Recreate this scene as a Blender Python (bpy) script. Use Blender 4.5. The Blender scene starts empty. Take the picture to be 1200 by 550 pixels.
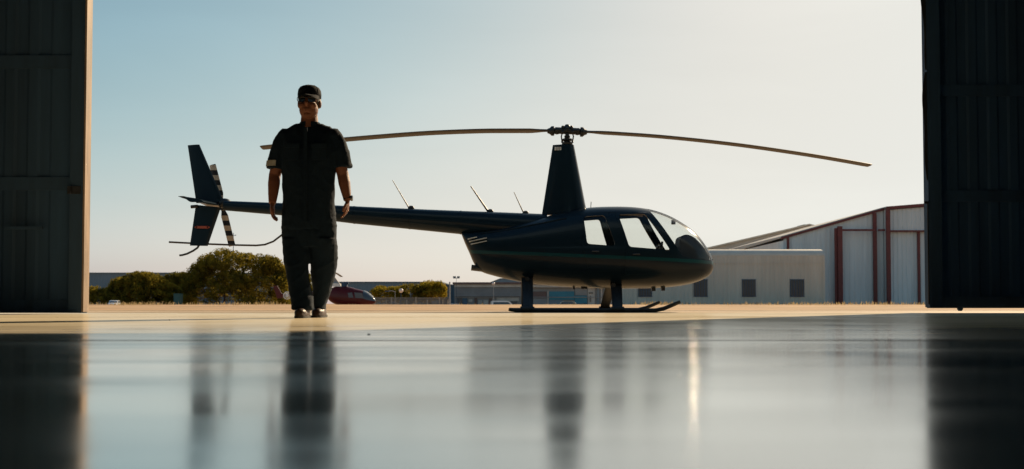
import bpy, bmesh, math, random
import numpy as np
from mathutils import Vector, Matrix, noise
random.seed(7)
R = math.radians
C = bpy.context.scene.collection
F = 1200.0            # focal length in photo pixels (36 mm lens on 36 mm sensor)
CAMH = 0.11
PITCH = R(1.9)
HY = 356.0            # horizon row in the photo

# ------------------------------------------------------------------ helpers
def P(px, py, D):
    """photo pixel + distance -> world point on that ray (flat horizon row HY)"""
    return Vector(((px - 600.0) / F * D, D, CAMH + (HY - py) / F * D))

class MB:
    def __init__(s): s.v = []; s.f = []; s.m = []
    def add(s, vs, fs, mi=0):
        n = len(s.v); s.v += [tuple(v) for v in vs]
        s.f += [tuple(i + n for i in f) for f in fs]; s.m += [mi] * len(fs); return s
    def box(s, x0, x1, y0, y1, z0, z1, mi=0):
        if x0 > x1: x0, x1 = x1, x0
        if y0 > y1: y0, y1 = y1, y0
        if z0 > z1: z0, z1 = z1, z0
        v = [(x0,y0,z0),(x1,y0,z0),(x1,y1,z0),(x0,y1,z0),(x0,y0,z1),(x1,y0,z1),(x1,y1,z1),(x0,y1,z1)]
        return s.add(v, [(0,3,2,1),(4,5,6,7),(0,1,5,4),(1,2,6,5),(2,3,7,6),(3,0,4,7)], mi)
    def prism_xz(s, pts, y0, y1, mi=0):
        n = len(pts)
        a = sum(pts[i][0]*pts[(i+1)%n][1]-pts[(i+1)%n][0]*pts[i][1] for i in range(n))
        if a < 0: pts = pts[::-1]
        v = [(p[0], y0, p[1]) for p in pts] + [(p[0], y1, p[1]) for p in pts]
        f = [tuple(range(n)), tuple(range(2*n-1, n-1, -1))]
        f += [(i, n+i, n+(i+1)%n, (i+1)%n) for i in range(n)]
        return s.add(v, f, mi)
    def prism_yz(s, pts, x0, x1, mi=0):
        n = len(pts)
        a = sum(pts[i][0]*pts[(i+1)%n][1]-pts[(i+1)%n][0]*pts[i][1] for i in range(n))
        if a < 0: pts = pts[::-1]
        v = [(x0, p[0], p[1]) for p in pts] + [(x1, p[0], p[1]) for p in pts]
        f = [tuple(range(n-1, -1, -1)), tuple(range(n, 2*n))]
        f += [((i+1)%n, n+(i+1)%n, n+i, i) for i in range(n)]
        return s.add(v, f, mi)
    def rings(s, rings, mi=0, cap=True):
        n = len(rings[0]); vs = [p for r in rings for p in r]; fs = []
        for k in range(len(rings)-1):
            for i in range(n):
                j = (i+1) % n
                fs.append((k*n+i, k*n+j, (k+1)*n+j, (k+1)*n+i))
        if cap:
            fs.append(tuple(range(n-1, -1, -1))); fs.append(tuple((len(rings)-1)*n+i for i in range(n)))
        return s.add(vs, fs, mi)
    def tube(s, pts, rad, n=10, mi=0, ell=None, up=(0,1,0)):
        """tube along pts; ell=(a,b) multiplies radius across / along `up`"""
        pts = [Vector(p) for p in pts]
        if not hasattr(rad, '__len__'): rad = [rad]*len(pts)
        rs = []
        for i, p in enumerate(pts):
            t = (pts[min(i+1, len(pts)-1)] - pts[max(i-1, 0)]).normalized()
            u = Vector(up); u = (u - t*u.dot(t))
            if u.length < 1e-3: u = Vector((1,0,0)); u = u - t*u.dot(t)
            u.normalize(); w = t.cross(u)
            r = rad[i]; a, b = (1,1) if ell is None else ell
            if hasattr(r, '__len__'): a, b = r; r = 1
            rs.append([p + u*(math.cos(2*math.pi*k/n)*r*b) - w*(math.sin(2*math.pi*k/n)*r*a) for k in range(n)])
        # outward orientation
        return s.rings([list(reversed(x)) for x in rs], mi)
    def hrings(s, data, n=24, mi=0, p=2.0):
        """horizontal elliptical rings: (cx,cy,z,rx,ry)"""
        rs = []
        for cx, cy, z, rx, ry in data:
            r = []
            for k in range(n):
                a = 2*math.pi*k/n; c, q = math.cos(a), math.sin(a)
                r.append((cx + rx*math.copysign(abs(c)**(2/p), c), cy + ry*math.copysign(abs(q)**(2/p), q), z))
            rs.append(r)
        return s.rings(rs, mi)
    def ball(s, c, r, n=12, mi=0, rot=None):
        c = Vector(c); r = Vector(r) if hasattr(r, '__len__') else Vector((r, r, r))
        rs = []
        for i in range(n//2 + 1):
            th = math.pi*(i + .02)/(n//2 + .04)
            ring = []
            for k in range(n):
                a = 2*math.pi*k/n
                v = Vector((r.x*math.sin(th)*math.cos(a), r.y*math.sin(th)*math.sin(a), -r.z*math.cos(th)))
                if rot: v = rot @ v
                ring.append(c + v)
            rs.append(ring)
        return s.rings(rs, mi)
    def build(s, name, mats=None, parent=None, smooth=None, link=True):
        me = bpy.data.meshes.new(name); me.from_pydata(s.v, [], s.f)
        if mats is not None:
            for m in (mats if isinstance(mats, (list, tuple)) else [mats]): me.materials.append(m)
        if len(set(s.m)) > 1: me.polygons.foreach_set('material_index', s.m)
        return finish(me, name, parent, smooth, link)

def finish(me, name, parent=None, smooth=None, link=True):
    if smooth is not None:
        me.polygons.foreach_set('use_smooth', [True]*len(me.polygons))
        if smooth < 180: me.set_sharp_from_angle(angle=R(smooth))
    me.update()
    o = bpy.data.objects.new(name, me)
    if link: C.objects.link(o)
    if parent is not None: o.parent = parent
    return o

def thing(name, label, cat, loc=(0,0,0), rz=0, group=None):
    o = bpy.data.objects.new(name, None); C.objects.link(o)
    o.empty_display_size = .3; o.location = loc; o.rotation_euler = (0,0,rz)
    o['label'] = label; o['category'] = cat
    if group: o['group'] = group
    return o
def tag(o, label, cat, group=None):
    o['label'] = label; o['category'] = cat
    if group: o['group'] = group
    return o
def structure(o): o['kind'] = 'structure'; return o
def copy_tree(o, parent=None):
    c = o.copy(); C.objects.link(c); c.parent = parent
    for ch in list(o.children): copy_tree(ch, c)
    return c
def baked(o):
    """evaluate the modifiers of an object into a fresh mesh, remove the source"""
    dg = bpy.context.evaluated_depsgraph_get()
    me = bpy.data.meshes.new_from_object(o.evaluated_get(dg))
    bpy.data.objects.remove(o)
    return me
def boolean(o, cutter, op):
    m = o.modifiers.new('b', 'BOOLEAN'); m.object = cutter; m.operation = op; m.solver = 'EXACT'
    me = baked(o); o2 = bpy.data.objects.new('t', me); C.objects.link(o2); return o2
def voxel(mb, size, smooth_it=3, bumpfn=None):
    o = mb.build('t'); m = o.modifiers.new('r', 'REMESH'); m.mode = 'VOXEL'; m.voxel_size = size
    s = o.modifiers.new('s', 'SMOOTH'); s.factor = .5; s.iterations = smooth_it
    me = baked(o)
    if bumpfn:
        no = [v.normal.copy() for v in me.vertices]
        for v, n_ in zip(me.vertices, no): v.co = v.co + n_ * bumpfn(v.co)
    return me

# ------------------------------------------------------------------ materials
def mat(name, col, rough=.6, metal=0, spec=.5, coat=0, coat_r=.05, noise_s=0, noise_a=.25, bump=0, bump_s=30, streak=False, emit=None):
    m = bpy.data.materials.new(name); m.use_nodes = True
    nt = m.node_tree; b = nt.nodes['Principled BSDF']
    b.inputs['Base Color'].default_value = (*col, 1); b.inputs['Roughness'].default_value = rough
    b.inputs['Metallic'].default_value = metal; b.inputs['Specular IOR Level'].default_value = spec
    b.inputs['Coat Weight'].default_value = coat; b.inputs['Coat Roughness'].default_value = coat_r
    if emit: b.inputs['Emission Color'].default_value = (*emit[0], 1); b.inputs['Emission Strength'].default_value = emit[1]
    tc = None
    if noise_s or bump:
        tc = nt.nodes.new('ShaderNodeTexCoord'); mp = nt.nodes.new('ShaderNodeMapping')
        nt.links.new(tc.outputs['Object'], mp.inputs[0])
        if streak: mp.inputs['Scale'].default_value = (1, 1, .12)
    if noise_s:
        n = nt.nodes.new('ShaderNodeTexNoise'); n.inputs['Scale'].default_value = noise_s; n.inputs['Detail'].default_value = 7
        n.inputs['Roughness'].default_value = .65
        nt.links.new(mp.outputs[0], n.inputs['Vector'])
        r = nt.nodes.new('ShaderNodeMapRange'); r.inputs['From Min'].default_value = .3; r.inputs['From Max'].default_value = .7
        r.inputs['To Min'].default_value = 1 - noise_a; r.inputs['To Max'].default_value = 1 + noise_a
        nt.links.new(n.outputs['Fac'], r.inputs['Value'])
        v = nt.nodes.new('ShaderNodeVectorMath'); v.operation = 'SCALE'; v.inputs[0].default_value = col
        nt.links.new(r.outputs[0], v.inputs['Scale']); nt.links.new(v.outputs[0], b.inputs['Base Color'])
        r2 = nt.nodes.new('ShaderNodeMapRange'); r2.inputs['To Min'].default_value = rough*.8; r2.inputs['To Max'].default_value = min(1, rough*1.2)
        nt.links.new(n.outputs['Fac'], r2.inputs['Value']); nt.links.new(r2.outputs[0], b.inputs['Roughness'])
    if bump:
        n2 = nt.nodes.new('ShaderNodeTexNoise'); n2.inputs['Scale'].default_value = bump_s; n2.inputs['Detail'].default_value = 6
        nt.links.new(mp.outputs[0], n2.inputs['Vector'])
        bp = nt.nodes.new('ShaderNodeBump'); bp.inputs['Strength'].default_value = bump; bp.inputs['Distance'].default_value = .02
        nt.links.new(n2.outputs['Fac'], bp.inputs['Height']); nt.links.new(bp.outputs[0], b.inputs['Normal'])
    return m

M = {}
M['steel_dark'] = mat('steel_dark', (.028,.066,.125), .85, noise_s=3, noise_a=.35, streak=True)
M['door_clad'] = mat('door_clad', (.028,.068,.13), .85, noise_s=2, noise_a=.35, streak=True)
M['door_edge'] = mat('door_edge', (.25,.175,.12), .6, noise_s=7, noise_a=.6, streak=True)
M['rubber'] = mat('rubber', (.02,.02,.022), .7, noise_s=30)
M['hangar_in'] = mat('hangar_in', (.17,.28,.40), .8, noise_s=1.5)
M['black'] = mat('black', (.014,.016,.018), .45, noise_s=20, noise_a=.15)
M['metal'] = mat('metal', (.12,.12,.125), .35, metal=.9, noise_s=14)
M['blade'] = mat('blade', (.06,.048,.038), .5, noise_s=6)
M['white_paint'] = mat('white_paint', (.75,.75,.72), .5, noise_s=20, noise_a=.08)
M['interior'] = mat('interior', (.014,.013,.013), .8, noise_s=20)
M['lining'] = mat('lining', (.30,.23,.18), .85, noise_s=30, noise_a=.1)
M['placard'] = mat('placard', (.45,.10,.06), .5)
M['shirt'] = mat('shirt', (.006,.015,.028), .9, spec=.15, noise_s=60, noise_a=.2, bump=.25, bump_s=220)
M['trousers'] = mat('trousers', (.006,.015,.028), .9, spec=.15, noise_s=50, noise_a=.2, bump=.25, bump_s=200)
M['skin'] = mat('skin', (.19,.075,.045), .55, spec=.3, noise_s=30, noise_a=.12, bump=.15, bump_s=150)
M['patch'] = mat('patch', (.30,.30,.28), .7, noise_s=60)
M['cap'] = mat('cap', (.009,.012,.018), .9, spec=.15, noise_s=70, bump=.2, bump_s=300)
M['lens'] = mat('lens', (.30,.31,.32), .08, metal=1)
M['leather'] = mat('leather', (.05,.028,.02), .45, noise_s=40, bump=.2, bump_s=120)
M['hair'] = mat('hair', (.05,.04,.035), .7, noise_s=80)
M['watch'] = mat('watch', (.03,.03,.032), .3, metal=.5)
M['cream_metal'] = mat('cream_metal', (.60,.53,.44), .6, noise_s=1.5, noise_a=.12, streak=True)
M['cream_roof'] = mat('cream_roof', (.60,.55,.46), .5, noise_s=1.2, noise_a=.12)
M['blue_metal'] = mat('blue_metal', (.66,.67,.66), .55, noise_s=1.2, noise_a=.12, streak=True)
M['red_steel'] = mat('red_steel', (.16,.03,.025), .55, noise_s=4)
M['grey_roof'] = mat('grey_roof', (.42,.40,.37), .6, noise_s=.6, noise_a=.12)
M['window_dark'] = mat('window_dark', (.05,.05,.05), .15, noise_s=4)
M['far_blue'] = mat('far_blue', (.16,.21,.25), .7, noise_s=.3, noise_a=.1)
M['far_navy'] = mat('far_navy', (.06,.12,.18), .6, noise_s=.5)
M['far_grey'] = mat('far_grey', (.24,.245,.25), .7, noise_s=.5, noise_a=.15)
M['far_light'] = mat('far_light', (.42,.40,.37), .7, noise_s=.5)
M['far_brown'] = mat('far_brown', (.14,.09,.08), .7, noise_s=2)
M['far_cyan'] = mat('far_cyan', (.03,.19,.27), .6, noise_s=.7, noise_a=.15)
M['glass_far'] = mat('glass_far', (.06,.08,.10), .1)
M['car_white'] = mat('car_white', (.72,.71,.68), .3, coat=1)
M['car_green'] = mat('car_green', (.02,.045,.05), .35, coat=.6)
M['tyre'] = mat('tyre', (.02,.02,.02), .8)
M['teal_bin'] = mat('teal_bin', (.012,.08,.08), .5, noise_s=4)
M['pole'] = mat('pole', (.28,.28,.28), .5, noise_s=6)
M['lamp_pink'] = mat('lamp_pink', (.75,.62,.56), .3)
M['fence'] = mat('fence', (.16,.145,.13), .8, noise_s=3)
M['fence_post'] = mat('fence_post', (.34,.29,.24), .8, noise_s=3)
M['bark'] = mat('bark', (.09,.06,.045), .9, noise_s=8, bump=.5)

def glass_mat(name, tint, k=1.0):
    m = bpy.data.materials.new(name); m.use_nodes = True; nt = m.node_tree; nt.nodes.clear()
    o = nt.nodes.new('ShaderNodeOutputMaterial'); mx = nt.nodes.new('ShaderNodeMixShader')
    t = nt.nodes.new('ShaderNodeBsdfTransparent'); t.inputs[0].default_value = (*tint, 1)
    g = nt.nodes.new('ShaderNodeBsdfGlossy'); g.inputs['Roughness'].default_value = .12
    lw = nt.nodes.new('ShaderNodeLayerWeight'); lw.inputs[0].default_value = .5
    p5 = nt.nodes.new('ShaderNodeMath'); p5.operation = 'POWER'; p5.inputs[1].default_value = 5; nt.links.new(lw.outputs['Facing'], p5.inputs[0])
    fr = nt.nodes.new('ShaderNodeMath'); fr.operation = 'MULTIPLY_ADD'; fr.inputs[1].default_value = .45; fr.inputs[2].default_value = .025; nt.links.new(p5.outputs[0], fr.inputs[0])
    nt.links.new(fr.outputs[0], mx.inputs[0]); nt.links.new(t.outputs[0], mx.inputs[1]); nt.links.new(g.outputs[0], mx.inputs[2])
    nt.links.new(mx.outputs[0], o.inputs[0]); return m
M['glass'] = glass_mat('cabin_glass', (.96,.97,.96))

def body_paint(name, base, stripe, zc0, slope, halfw):
    """gloss paint with a coloured waistline stripe given in helicopter coordinates"""
    m = mat(name, base, .4, spec=.15, coat=.15, coat_r=.05)
    nt = m.node_tree; b = nt.nodes['Principled BSDF']
    tc = nt.nodes.new('ShaderNodeTexCoord'); sx = nt.nodes.new('ShaderNodeSeparateXYZ')
    nt.links.new(tc.outputs['Object'], sx.inputs[0])
    def mth(op, a, c):
        n = nt.nodes.new('ShaderNodeMath'); n.operation = op
        for k, v in ((0, a), (1, c)):
            if v is None: continue
            if isinstance(v, (int, float)): n.inputs[k].default_value = v
            else: nt.links.new(v, n.inputs[k])
        return n.outputs[0]
    line = mth('ADD', mth('MULTIPLY', sx.outputs[0], slope), zc0)
    d = mth('ABSOLUTE', mth('SUBTRACT', sx.outputs[2], line), None)
    inside = mth('LESS_THAN', d, halfw)
    notmast = mth('GREATER_THAN', sx.outputs[0], -1.68)
    fac = mth('MULTIPLY', inside, notmast)
    mx = nt.nodes.new('ShaderNodeMix'); mx.data_type = 'RGBA'
    nt.links.new(fac, mx.inputs[0]); mx.inputs[6].default_value = (*base, 1); mx.inputs[7].default_value = (*stripe, 1)
    nt.links.new(mx.outputs[2], b.inputs['Base Color'])
    # faint orange peel and dust
    n = nt.nodes.new('ShaderNodeTexNoise'); n.inputs['Scale'].default_value = 2.5; n.inputs['Detail'].default_value = 8
    nt.links.new(tc.outputs['Object'], n.inputs['Vector'])
    r = nt.nodes.new('ShaderNodeMapRange'); r.inputs['To Min'].default_value = .2; r.inputs['To Max'].default_value = .42
    nt.links.new(n.outputs['Fac'], r.inputs['Value']); nt.links.new(r.outputs[0], b.inputs['Roughness'])
    return m
M['heli'] = body_paint('dark_green_paint', (.007,.019,.031), (.007,.065,.075), .905, -.045, .027)
M['heli_red'] = body_paint('red_paint', (.085,.011,.012), (.085,.011,.012), .905, -.045, .03)

def striped_mat():
    m = mat('striped_blade', (.5,.42,.33), .5); nt = m.node_tree; b = nt.nodes['Principled BSDF']
    tc = nt.nodes.new('ShaderNodeTexCoord'); w = nt.nodes.new('ShaderNodeSeparateXYZ'); nt.links.new(tc.outputs['Object'], w.inputs[0])
    a = nt.nodes.new('ShaderNodeMath'); a.operation = 'MODULO'; a.inputs[1].default_value = .17
    ad = nt.nodes.new('ShaderNodeMath'); ad.operation = 'ADD'; ad.inputs[1].default_value = 1.7
    nt.links.new(w.outputs[2], ad.inputs[0]); nt.links.new(ad.outputs[0], a.inputs[0])
    g = nt.nodes.new('ShaderNodeMath'); g.operation = 'GREATER_THAN'; g.inputs[1].default_value = .085; nt.links.new(a.outputs[0], g.inputs[0])
    mx = nt.nodes.new('ShaderNodeMix'); mx.data_type = 'RGBA'; nt.links.new(g.outputs[0], mx.inputs[0])
    mx.inputs[6].default_value = (.62,.50,.38,1); mx.inputs[7].default_value = (.015,.015,.018,1)
    nt.links.new(mx.outputs[2], b.inputs['Base Color']); return m
M['striped'] = striped_mat()

def leaf_mat(name, c1, c2):
    m = bpy.data.materials.new(name); m.use_nodes = True; nt = m.node_tree; nt.nodes.clear()
    o = nt.nodes.new('ShaderNodeOutputMaterial'); mx = nt.nodes.new('ShaderNodeMixShader'); mx.inputs[0].default_value = .55
    d = nt.nodes.new('ShaderNodeBsdfDiffuse'); t = nt.nodes.new('ShaderNodeBsdfTranslucent')
    tc = nt.nodes.new('ShaderNodeTexCoord'); n = nt.nodes.new('ShaderNodeTexNoise'); n.inputs['Scale'].default_value = .9; n.inputs['Detail'].default_value = 6
    nt.links.new(tc.outputs['Object'], n.inputs['Vector'])
    cr = nt.nodes.new('ShaderNodeValToRGB'); cr.color_ramp.elements[0].position = .35; cr.color_ramp.elements[1].position = .65
    cr.color_ramp.elements[0].color = (*c1, 1); cr.color_ramp.elements[1].color = (*c2, 1)
    nt.links.new(n.outputs['Fac'], cr.inputs[0])
    nt.links.new(cr.outputs[0], d.inputs[0]); nt.links.new(cr.outputs[0], t.inputs[0])
    nt.links.new(d.outputs[0], mx.inputs[1]); nt.links.new(t.outputs[0], mx.inputs[2]); nt.links.new(mx.outputs[0], o.inputs[0])
    return m
M['leaf'] = leaf_mat('leaf', (.06,.058,.012), (.32,.24,.03))
M['leaf_dark'] = leaf_mat('leaf_dark', (.05,.05,.012), (.17,.14,.02))
M['leaf_gold'] = leaf_mat('leaf_gold', (.14,.12,.015), (.40,.29,.03))
M['dry_grass'] = leaf_mat('dry_grass', (.30,.22,.11), (.45,.34,.18))

# floor: polished, worn concrete
def floor_mat():
    m = bpy.data.materials.new('polished_floor'); m.use_nodes = True; nt = m.node_tree; b = nt.nodes['Principled BSDF']
    tc = nt.nodes.new('ShaderNodeTexCoord')
    def nz(sc, det, scale=(1,1,1), dist=0):
        mp = nt.nodes.new('ShaderNodeMapping'); mp.inputs['Scale'].default_value = scale; nt.links.new(tc.outputs['Object'], mp.inputs[0])
        n = nt.nodes.new('ShaderNodeTexNoise'); n.inputs['Scale'].default_value = sc; n.inputs['Detail'].default_value = det
        n.inputs['Distortion'].default_value = dist
        nt.links.new(mp.outputs[0], n.inputs['Vector']); return n.outputs['Fac']
    def ramp(src, a, b_, c, d):
        r = nt.nodes.new('ShaderNodeMapRange'); r.inputs['From Min'].default_value = a; r.inputs['From Max'].default_value = b_
        r.inputs['To Min'].default_value = c; r.inputs['To Max'].default_value = d; nt.links.new(src, r.inputs['Value']); return r.outputs[0]
    big = nz(.9, 8, dist=.6); fine = nz(6, 8); scr = nz(3, 6, (.25, 1.6, 1), .4)
    cr = nt.nodes.new('ShaderNodeValToRGB'); cr.color_ramp.elements[0].position = .3; cr.color_ramp.elements[1].position = .7
    cr.color_ramp.elements[0].color = (.14,.16,.17,1); cr.color_ramp.elements[1].color = (.27,.29,.29,1)
    mixv = nt.nodes.new('ShaderNodeMath'); mixv.operation = 'MULTIPLY_ADD'; mixv.inputs[1].default_value = .6
    nt.links.new(big, mixv.inputs[0]); h = nt.nodes.new('ShaderNodeMath'); h.operation = 'MULTIPLY'; h.inputs[1].default_value = .4
    nt.links.new(fine, h.inputs[0]); nt.links.new(h.outputs[0], mixv.inputs[2]); nt.links.new(mixv.outputs[0], cr.inputs[0])
    nt.links.new(cr.outputs[0], b.inputs['Base Color'])
    add = nt.nodes.new('ShaderNodeMath'); add.operation = 'ADD'
    nt.links.new(ramp(scr, .35, .7, 0, .07), add.inputs[0]); nt.links.new(ramp(big, .35, .65, .09, .17), add.inputs[1])
    nt.links.new(add.outputs[0], b.inputs['Roughness'])
    bp = nt.nodes.new('ShaderNodeBump'); bp.inputs['Strength'].default_value = .05; bp.inputs['Distance'].default_value = .01
    nt.links.new(scr, bp.inputs['Height'])
    # dust breaks the sheen up, so the grazing reflection tops out at about half
    b.inputs['Specular IOR Level'].default_value = 0; b.inputs['Roughness'].default_value = 1
    for l in list(b.inputs['Roughness'].links): nt.links.remove(l)
    gl = nt.nodes.new('ShaderNodeBsdfGlossy'); gl.distribution = 'MULTI_GGX'; gl.inputs['Color'].default_value = (.98, .995, .975, 1)
    nt.links.new(add.outputs[0], gl.inputs['Roughness']); nt.links.new(bp.outputs[0], gl.inputs['Normal'])
    lw = nt.nodes.new('ShaderNodeLayerWeight'); lw.inputs[0].default_value = .5; fr = nt.nodes.new('ShaderNodeMath'); fr.operation = 'POWER'; fr.inputs[1].default_value = 2.0; nt.links.new(lw.outputs['Facing'], fr.inputs[0])
    mn = nt.nodes.new('ShaderNodeMath'); mn.operation = 'MINIMUM'; nt.links.new(fr.outputs[0], mn.inputs[0])
    nt.links.new(ramp(scr, .36, .66, .93, .76), mn.inputs[1])
    # dust dulls the slab towards the threshold; its colour paints in the sunlit band
    sy = nt.nodes.new('ShaderNodeSeparateXYZ'); nt.links.new(tc.outputs['Object'], sy.inputs[0])
    wob = nt.nodes.new('ShaderNodeMath'); wob.operation = 'MULTIPLY_ADD'; wob.inputs[1].default_value = 3; nt.links.new(big, wob.inputs[0]); nt.links.new(sy.outputs[1], wob.inputs[2])
    band_gloss = ramp(wob.outputs[0], 4.4, 8.0, 1.0, .42)
    lit_band_mix = nt.nodes.new('ShaderNodeMix'); lit_band_mix.data_type = 'RGBA'; nt.links.new(ramp(wob.outputs[0], 3.4, 6.2, 0, .95), lit_band_mix.inputs[0])
    nt.links.new(cr.outputs[0], lit_band_mix.inputs[6]); lit_band_mix.inputs[7].default_value = (.80, .69, .49, 1); nt.links.new(lit_band_mix.outputs[2], b.inputs['Base Color'])
    m2 = nt.nodes.new('ShaderNodeMath'); m2.operation = 'MULTIPLY'; nt.links.new(mn.outputs[0], m2.inputs[0]); nt.links.new(band_gloss, m2.inputs[1]); mn = m2
    mx = nt.nodes.new('ShaderNodeMixShader'); nt.links.new(mn.outputs[0], mx.inputs[0]); nt.links.new(b.outputs[0], mx.inputs[1]); nt.links.new(gl.outputs[0], mx.inputs[2])
    nt.links.new(mx.outputs[0], nt.nodes['Material Output'].inputs[0])
    return m
M['floor'] = floor_mat()
def ground_mat(name, c1, c2, s, rough=.95, bump=.3):
    m = bpy.data.materials.new(name); m.use_nodes = True; nt = m.node_tree; b = nt.nodes['Principled BSDF']
    tc = nt.nodes.new('ShaderNodeTexCoord'); n = nt.nodes.new('ShaderNodeTexNoise'); n.inputs['Scale'].default_value = s; n.inputs['Detail'].default_value = 9
    n.inputs['Roughness'].default_value = .65
    nt.links.new(tc.outputs['Object'], n.inputs['Vector'])
    cr = nt.nodes.new('ShaderNodeValToRGB'); cr.color_ramp.elements[0].position = .32; cr.color_ramp.elements[1].position = .68
    cr.color_ramp.elements[0].color = (*c1, 1); cr.color_ramp.elements[1].color = (*c2, 1); nt.links.new(n.outputs['Fac'], cr.inputs[0])
    # broad stains, patches and long tyre smears on top of the fine grain
    mp = nt.nodes.new('ShaderNodeMapping'); mp.inputs['Scale'].default_value = (.12, .5, 1); nt.links.new(tc.outputs['Object'], mp.inputs[0])
    n3 = nt.nodes.new('ShaderNodeTexNoise'); n3.inputs['Scale'].default_value = 1.1; n3.inputs['Detail'].default_value = 8; n3.inputs['Distortion'].default_value = .8
    nt.links.new(mp.outputs[0], n3.inputs['Vector'])
    r3 = nt.nodes.new('ShaderNodeMapRange'); r3.inputs['From Min'].default_value = .36; r3.inputs['From Max'].default_value = .6; r3.inputs['To Min'].default_value = .66; r3.inputs['To Max'].default_value = 1.06
    nt.links.new(n3.outputs['Fac'], r3.inputs['Value'])
    sc3 = nt.nodes.new('ShaderNodeVectorMath'); sc3.operation = 'SCALE'; nt.links.new(cr.outputs[0], sc3.inputs[0]); nt.links.new(r3.outputs[0], sc3.inputs['Scale'])
    nt.links.new(sc3.outputs[0], b.inputs['Base Color']); b.inputs['Roughness'].default_value = rough; b.inputs['Specular IOR Level'].default_value = .2
    bp = nt.nodes.new('ShaderNodeBump'); bp.inputs['Strength'].default_value = bump; nt.links.new(n.outputs['Fac'], bp.inputs['Height'])
    nt.links.new(bp.outputs[0], b.inputs['Normal']); return m
M['ground'] = ground_mat('dusty_ground', (.40,.25,.135), (.58,.39,.22), .35)
M['apron'] = ground_mat('apron_concrete', (.44,.33,.21), (.60,.46,.30), .8, .8)

# ------------------------------------------------------------------ ground
def smooth(a, b, x):
    t = max(0, min(1, (x-a)/(b-a))); return t*t*(3-2*t)
def gz(x, y):
    """terrain height: apron, low dirt crest about 55 m out, lower ground beyond"""
    z = -.035 + .095*smooth(38, 54, y)
    low = -1.35 + .55*smooth(-25, -50, x) if False else -1.35 + .55*(1 - smooth(-60, -35, x))
    z += (-.55-.06)*smooth(57, 66, y) + (low + .55)*smooth(88, 128, y)
    z += .014*noise.noise(Vector((x*.12, y*.05, 0)))*smooth(36, 50, y)
    return z
ys = [12.0, 14, 16, 18, 21, 25, 30, 36] + [38+i*1.0 for i in range(34)] + [75, 80, 88, 95, 105, 115, 130, 160, 220, 350, 700, 1500, 4000]
xs = [-4000, -1500, -600, -300, -200, -150] + [-120+i*3 for i in range(81)] + [150, 200, 300, 600, 1500, 4000]
g = MB(); nx = len(xs)
vs = [(x, y, gz(x, y)) for y in ys for x in xs]
fs = [(j*nx+i, j*nx+i+1, (j+1)*nx+i+1, (j+1)*nx+i) for j in range(len(ys)-1) for i in range(nx-1)]
g.add(vs, fs); structure(g.build('ground', M['ground'], smooth=180))
g = MB(); g.add([(-4000,-4000,-.035),(4000,-4000,-.035),(4000,12,-.035),(-4000,12,-.035)], [(0,1,2,3)])
structure(g.build('ground_behind_hangar', M['ground']))
g = MB(); g.box(-60, 60, 12.05, 20.6, -.031, -.027); structure(g.build('apron', M['apron']))
for k, yy in enumerate((14.6, 18.9)):
    g = MB(); g.box(-60, 60, yy, yy+.03, -.0268, -.0225); structure(g.build('apron_joint', M['rubber']))
g = MB(); g.box(-14, 14, -16, 12.0, -.3, 0); structure(g.build('floor', M['floor']))

for yy in (8.35, 3.05):
    g = MB(); g.box(-14, 14, yy, yy+.008, -.01, .0012); structure(g.build('floor_joint', M['rubber']))
# ------------------------------------------------------------------ hangar we look out of
hg = thing('hangar', 'dark open hangar whose sliding doors frame the view left and right', 'hangar', (0,12,0))
def hp(mb, name, m, parent=None, smooth=None):
    mb.v = [(x, y-12, z) for x, y, z in mb.v]; return mb.build(name, m, parent or hg, smooth)
w = MB(); w.box(-14.3, -14.0, -16, 12, 0, 7); hp(w, 'side_wall', M['hangar_in'])
w = MB(); w.box(14.0, 14.3, -16, 12, 0, 7); hp(w, 'side_wall', M['hangar_in'])
w = MB(); w.box(-14.3, 14.3, -16.3, -16, 0, 7); hp(w, 'back_wall', M['hangar_in'])
w = MB(); w.prism_xz([(-14.6,7.0),(0,9.2),(14.6,7.0),(14.6,7.15),(0,9.4),(-14.6,7.15)], -16.5, 12.6); hp(w, 'roof', M['hangar_in'])
w = MB(); w.prism_xz([(-14.3,5.52),(14.3,5.52),(14.3,6.99),(0,9.19),(-14.3,6.99)], 11.5, 12.7); hp(w, 'front_gable', M['hangar_in'])
w = MB(); w.box(-14, -9.6, 11.55, 11.85, 0, 5.515); hp(w, 'front_wall', M['hangar_in'])
w = MB(); w.box(9.6, 14, 11.55, 11.85, 0, 5.515); hp(w, 'front_wall', M['hangar_in'])
w = MB()
for yy in (10.97, 12.55): w.box(-13.9, 13.9, yy-.06, yy+.06, 5.44, 5.515)
hp(w, 'door_rail', M['steel_dark'])
w = MB()
for k in range(6):
    yy = -14 + k*4.6
    w.box(-13.95, -13.7, yy, yy+.2, 0, 6.9); w.box(13.7, 13.95, yy, yy+.2, 0, 6.9)
    w.prism_xz([(-13.9,6.7),(0,8.8),(13.9,6.7),(13.9,6.95),(0,9.1),(-13.9,6.95)], yy, yy+.2)
hp(w, 'steel_frame', M['steel_dark'])

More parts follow.
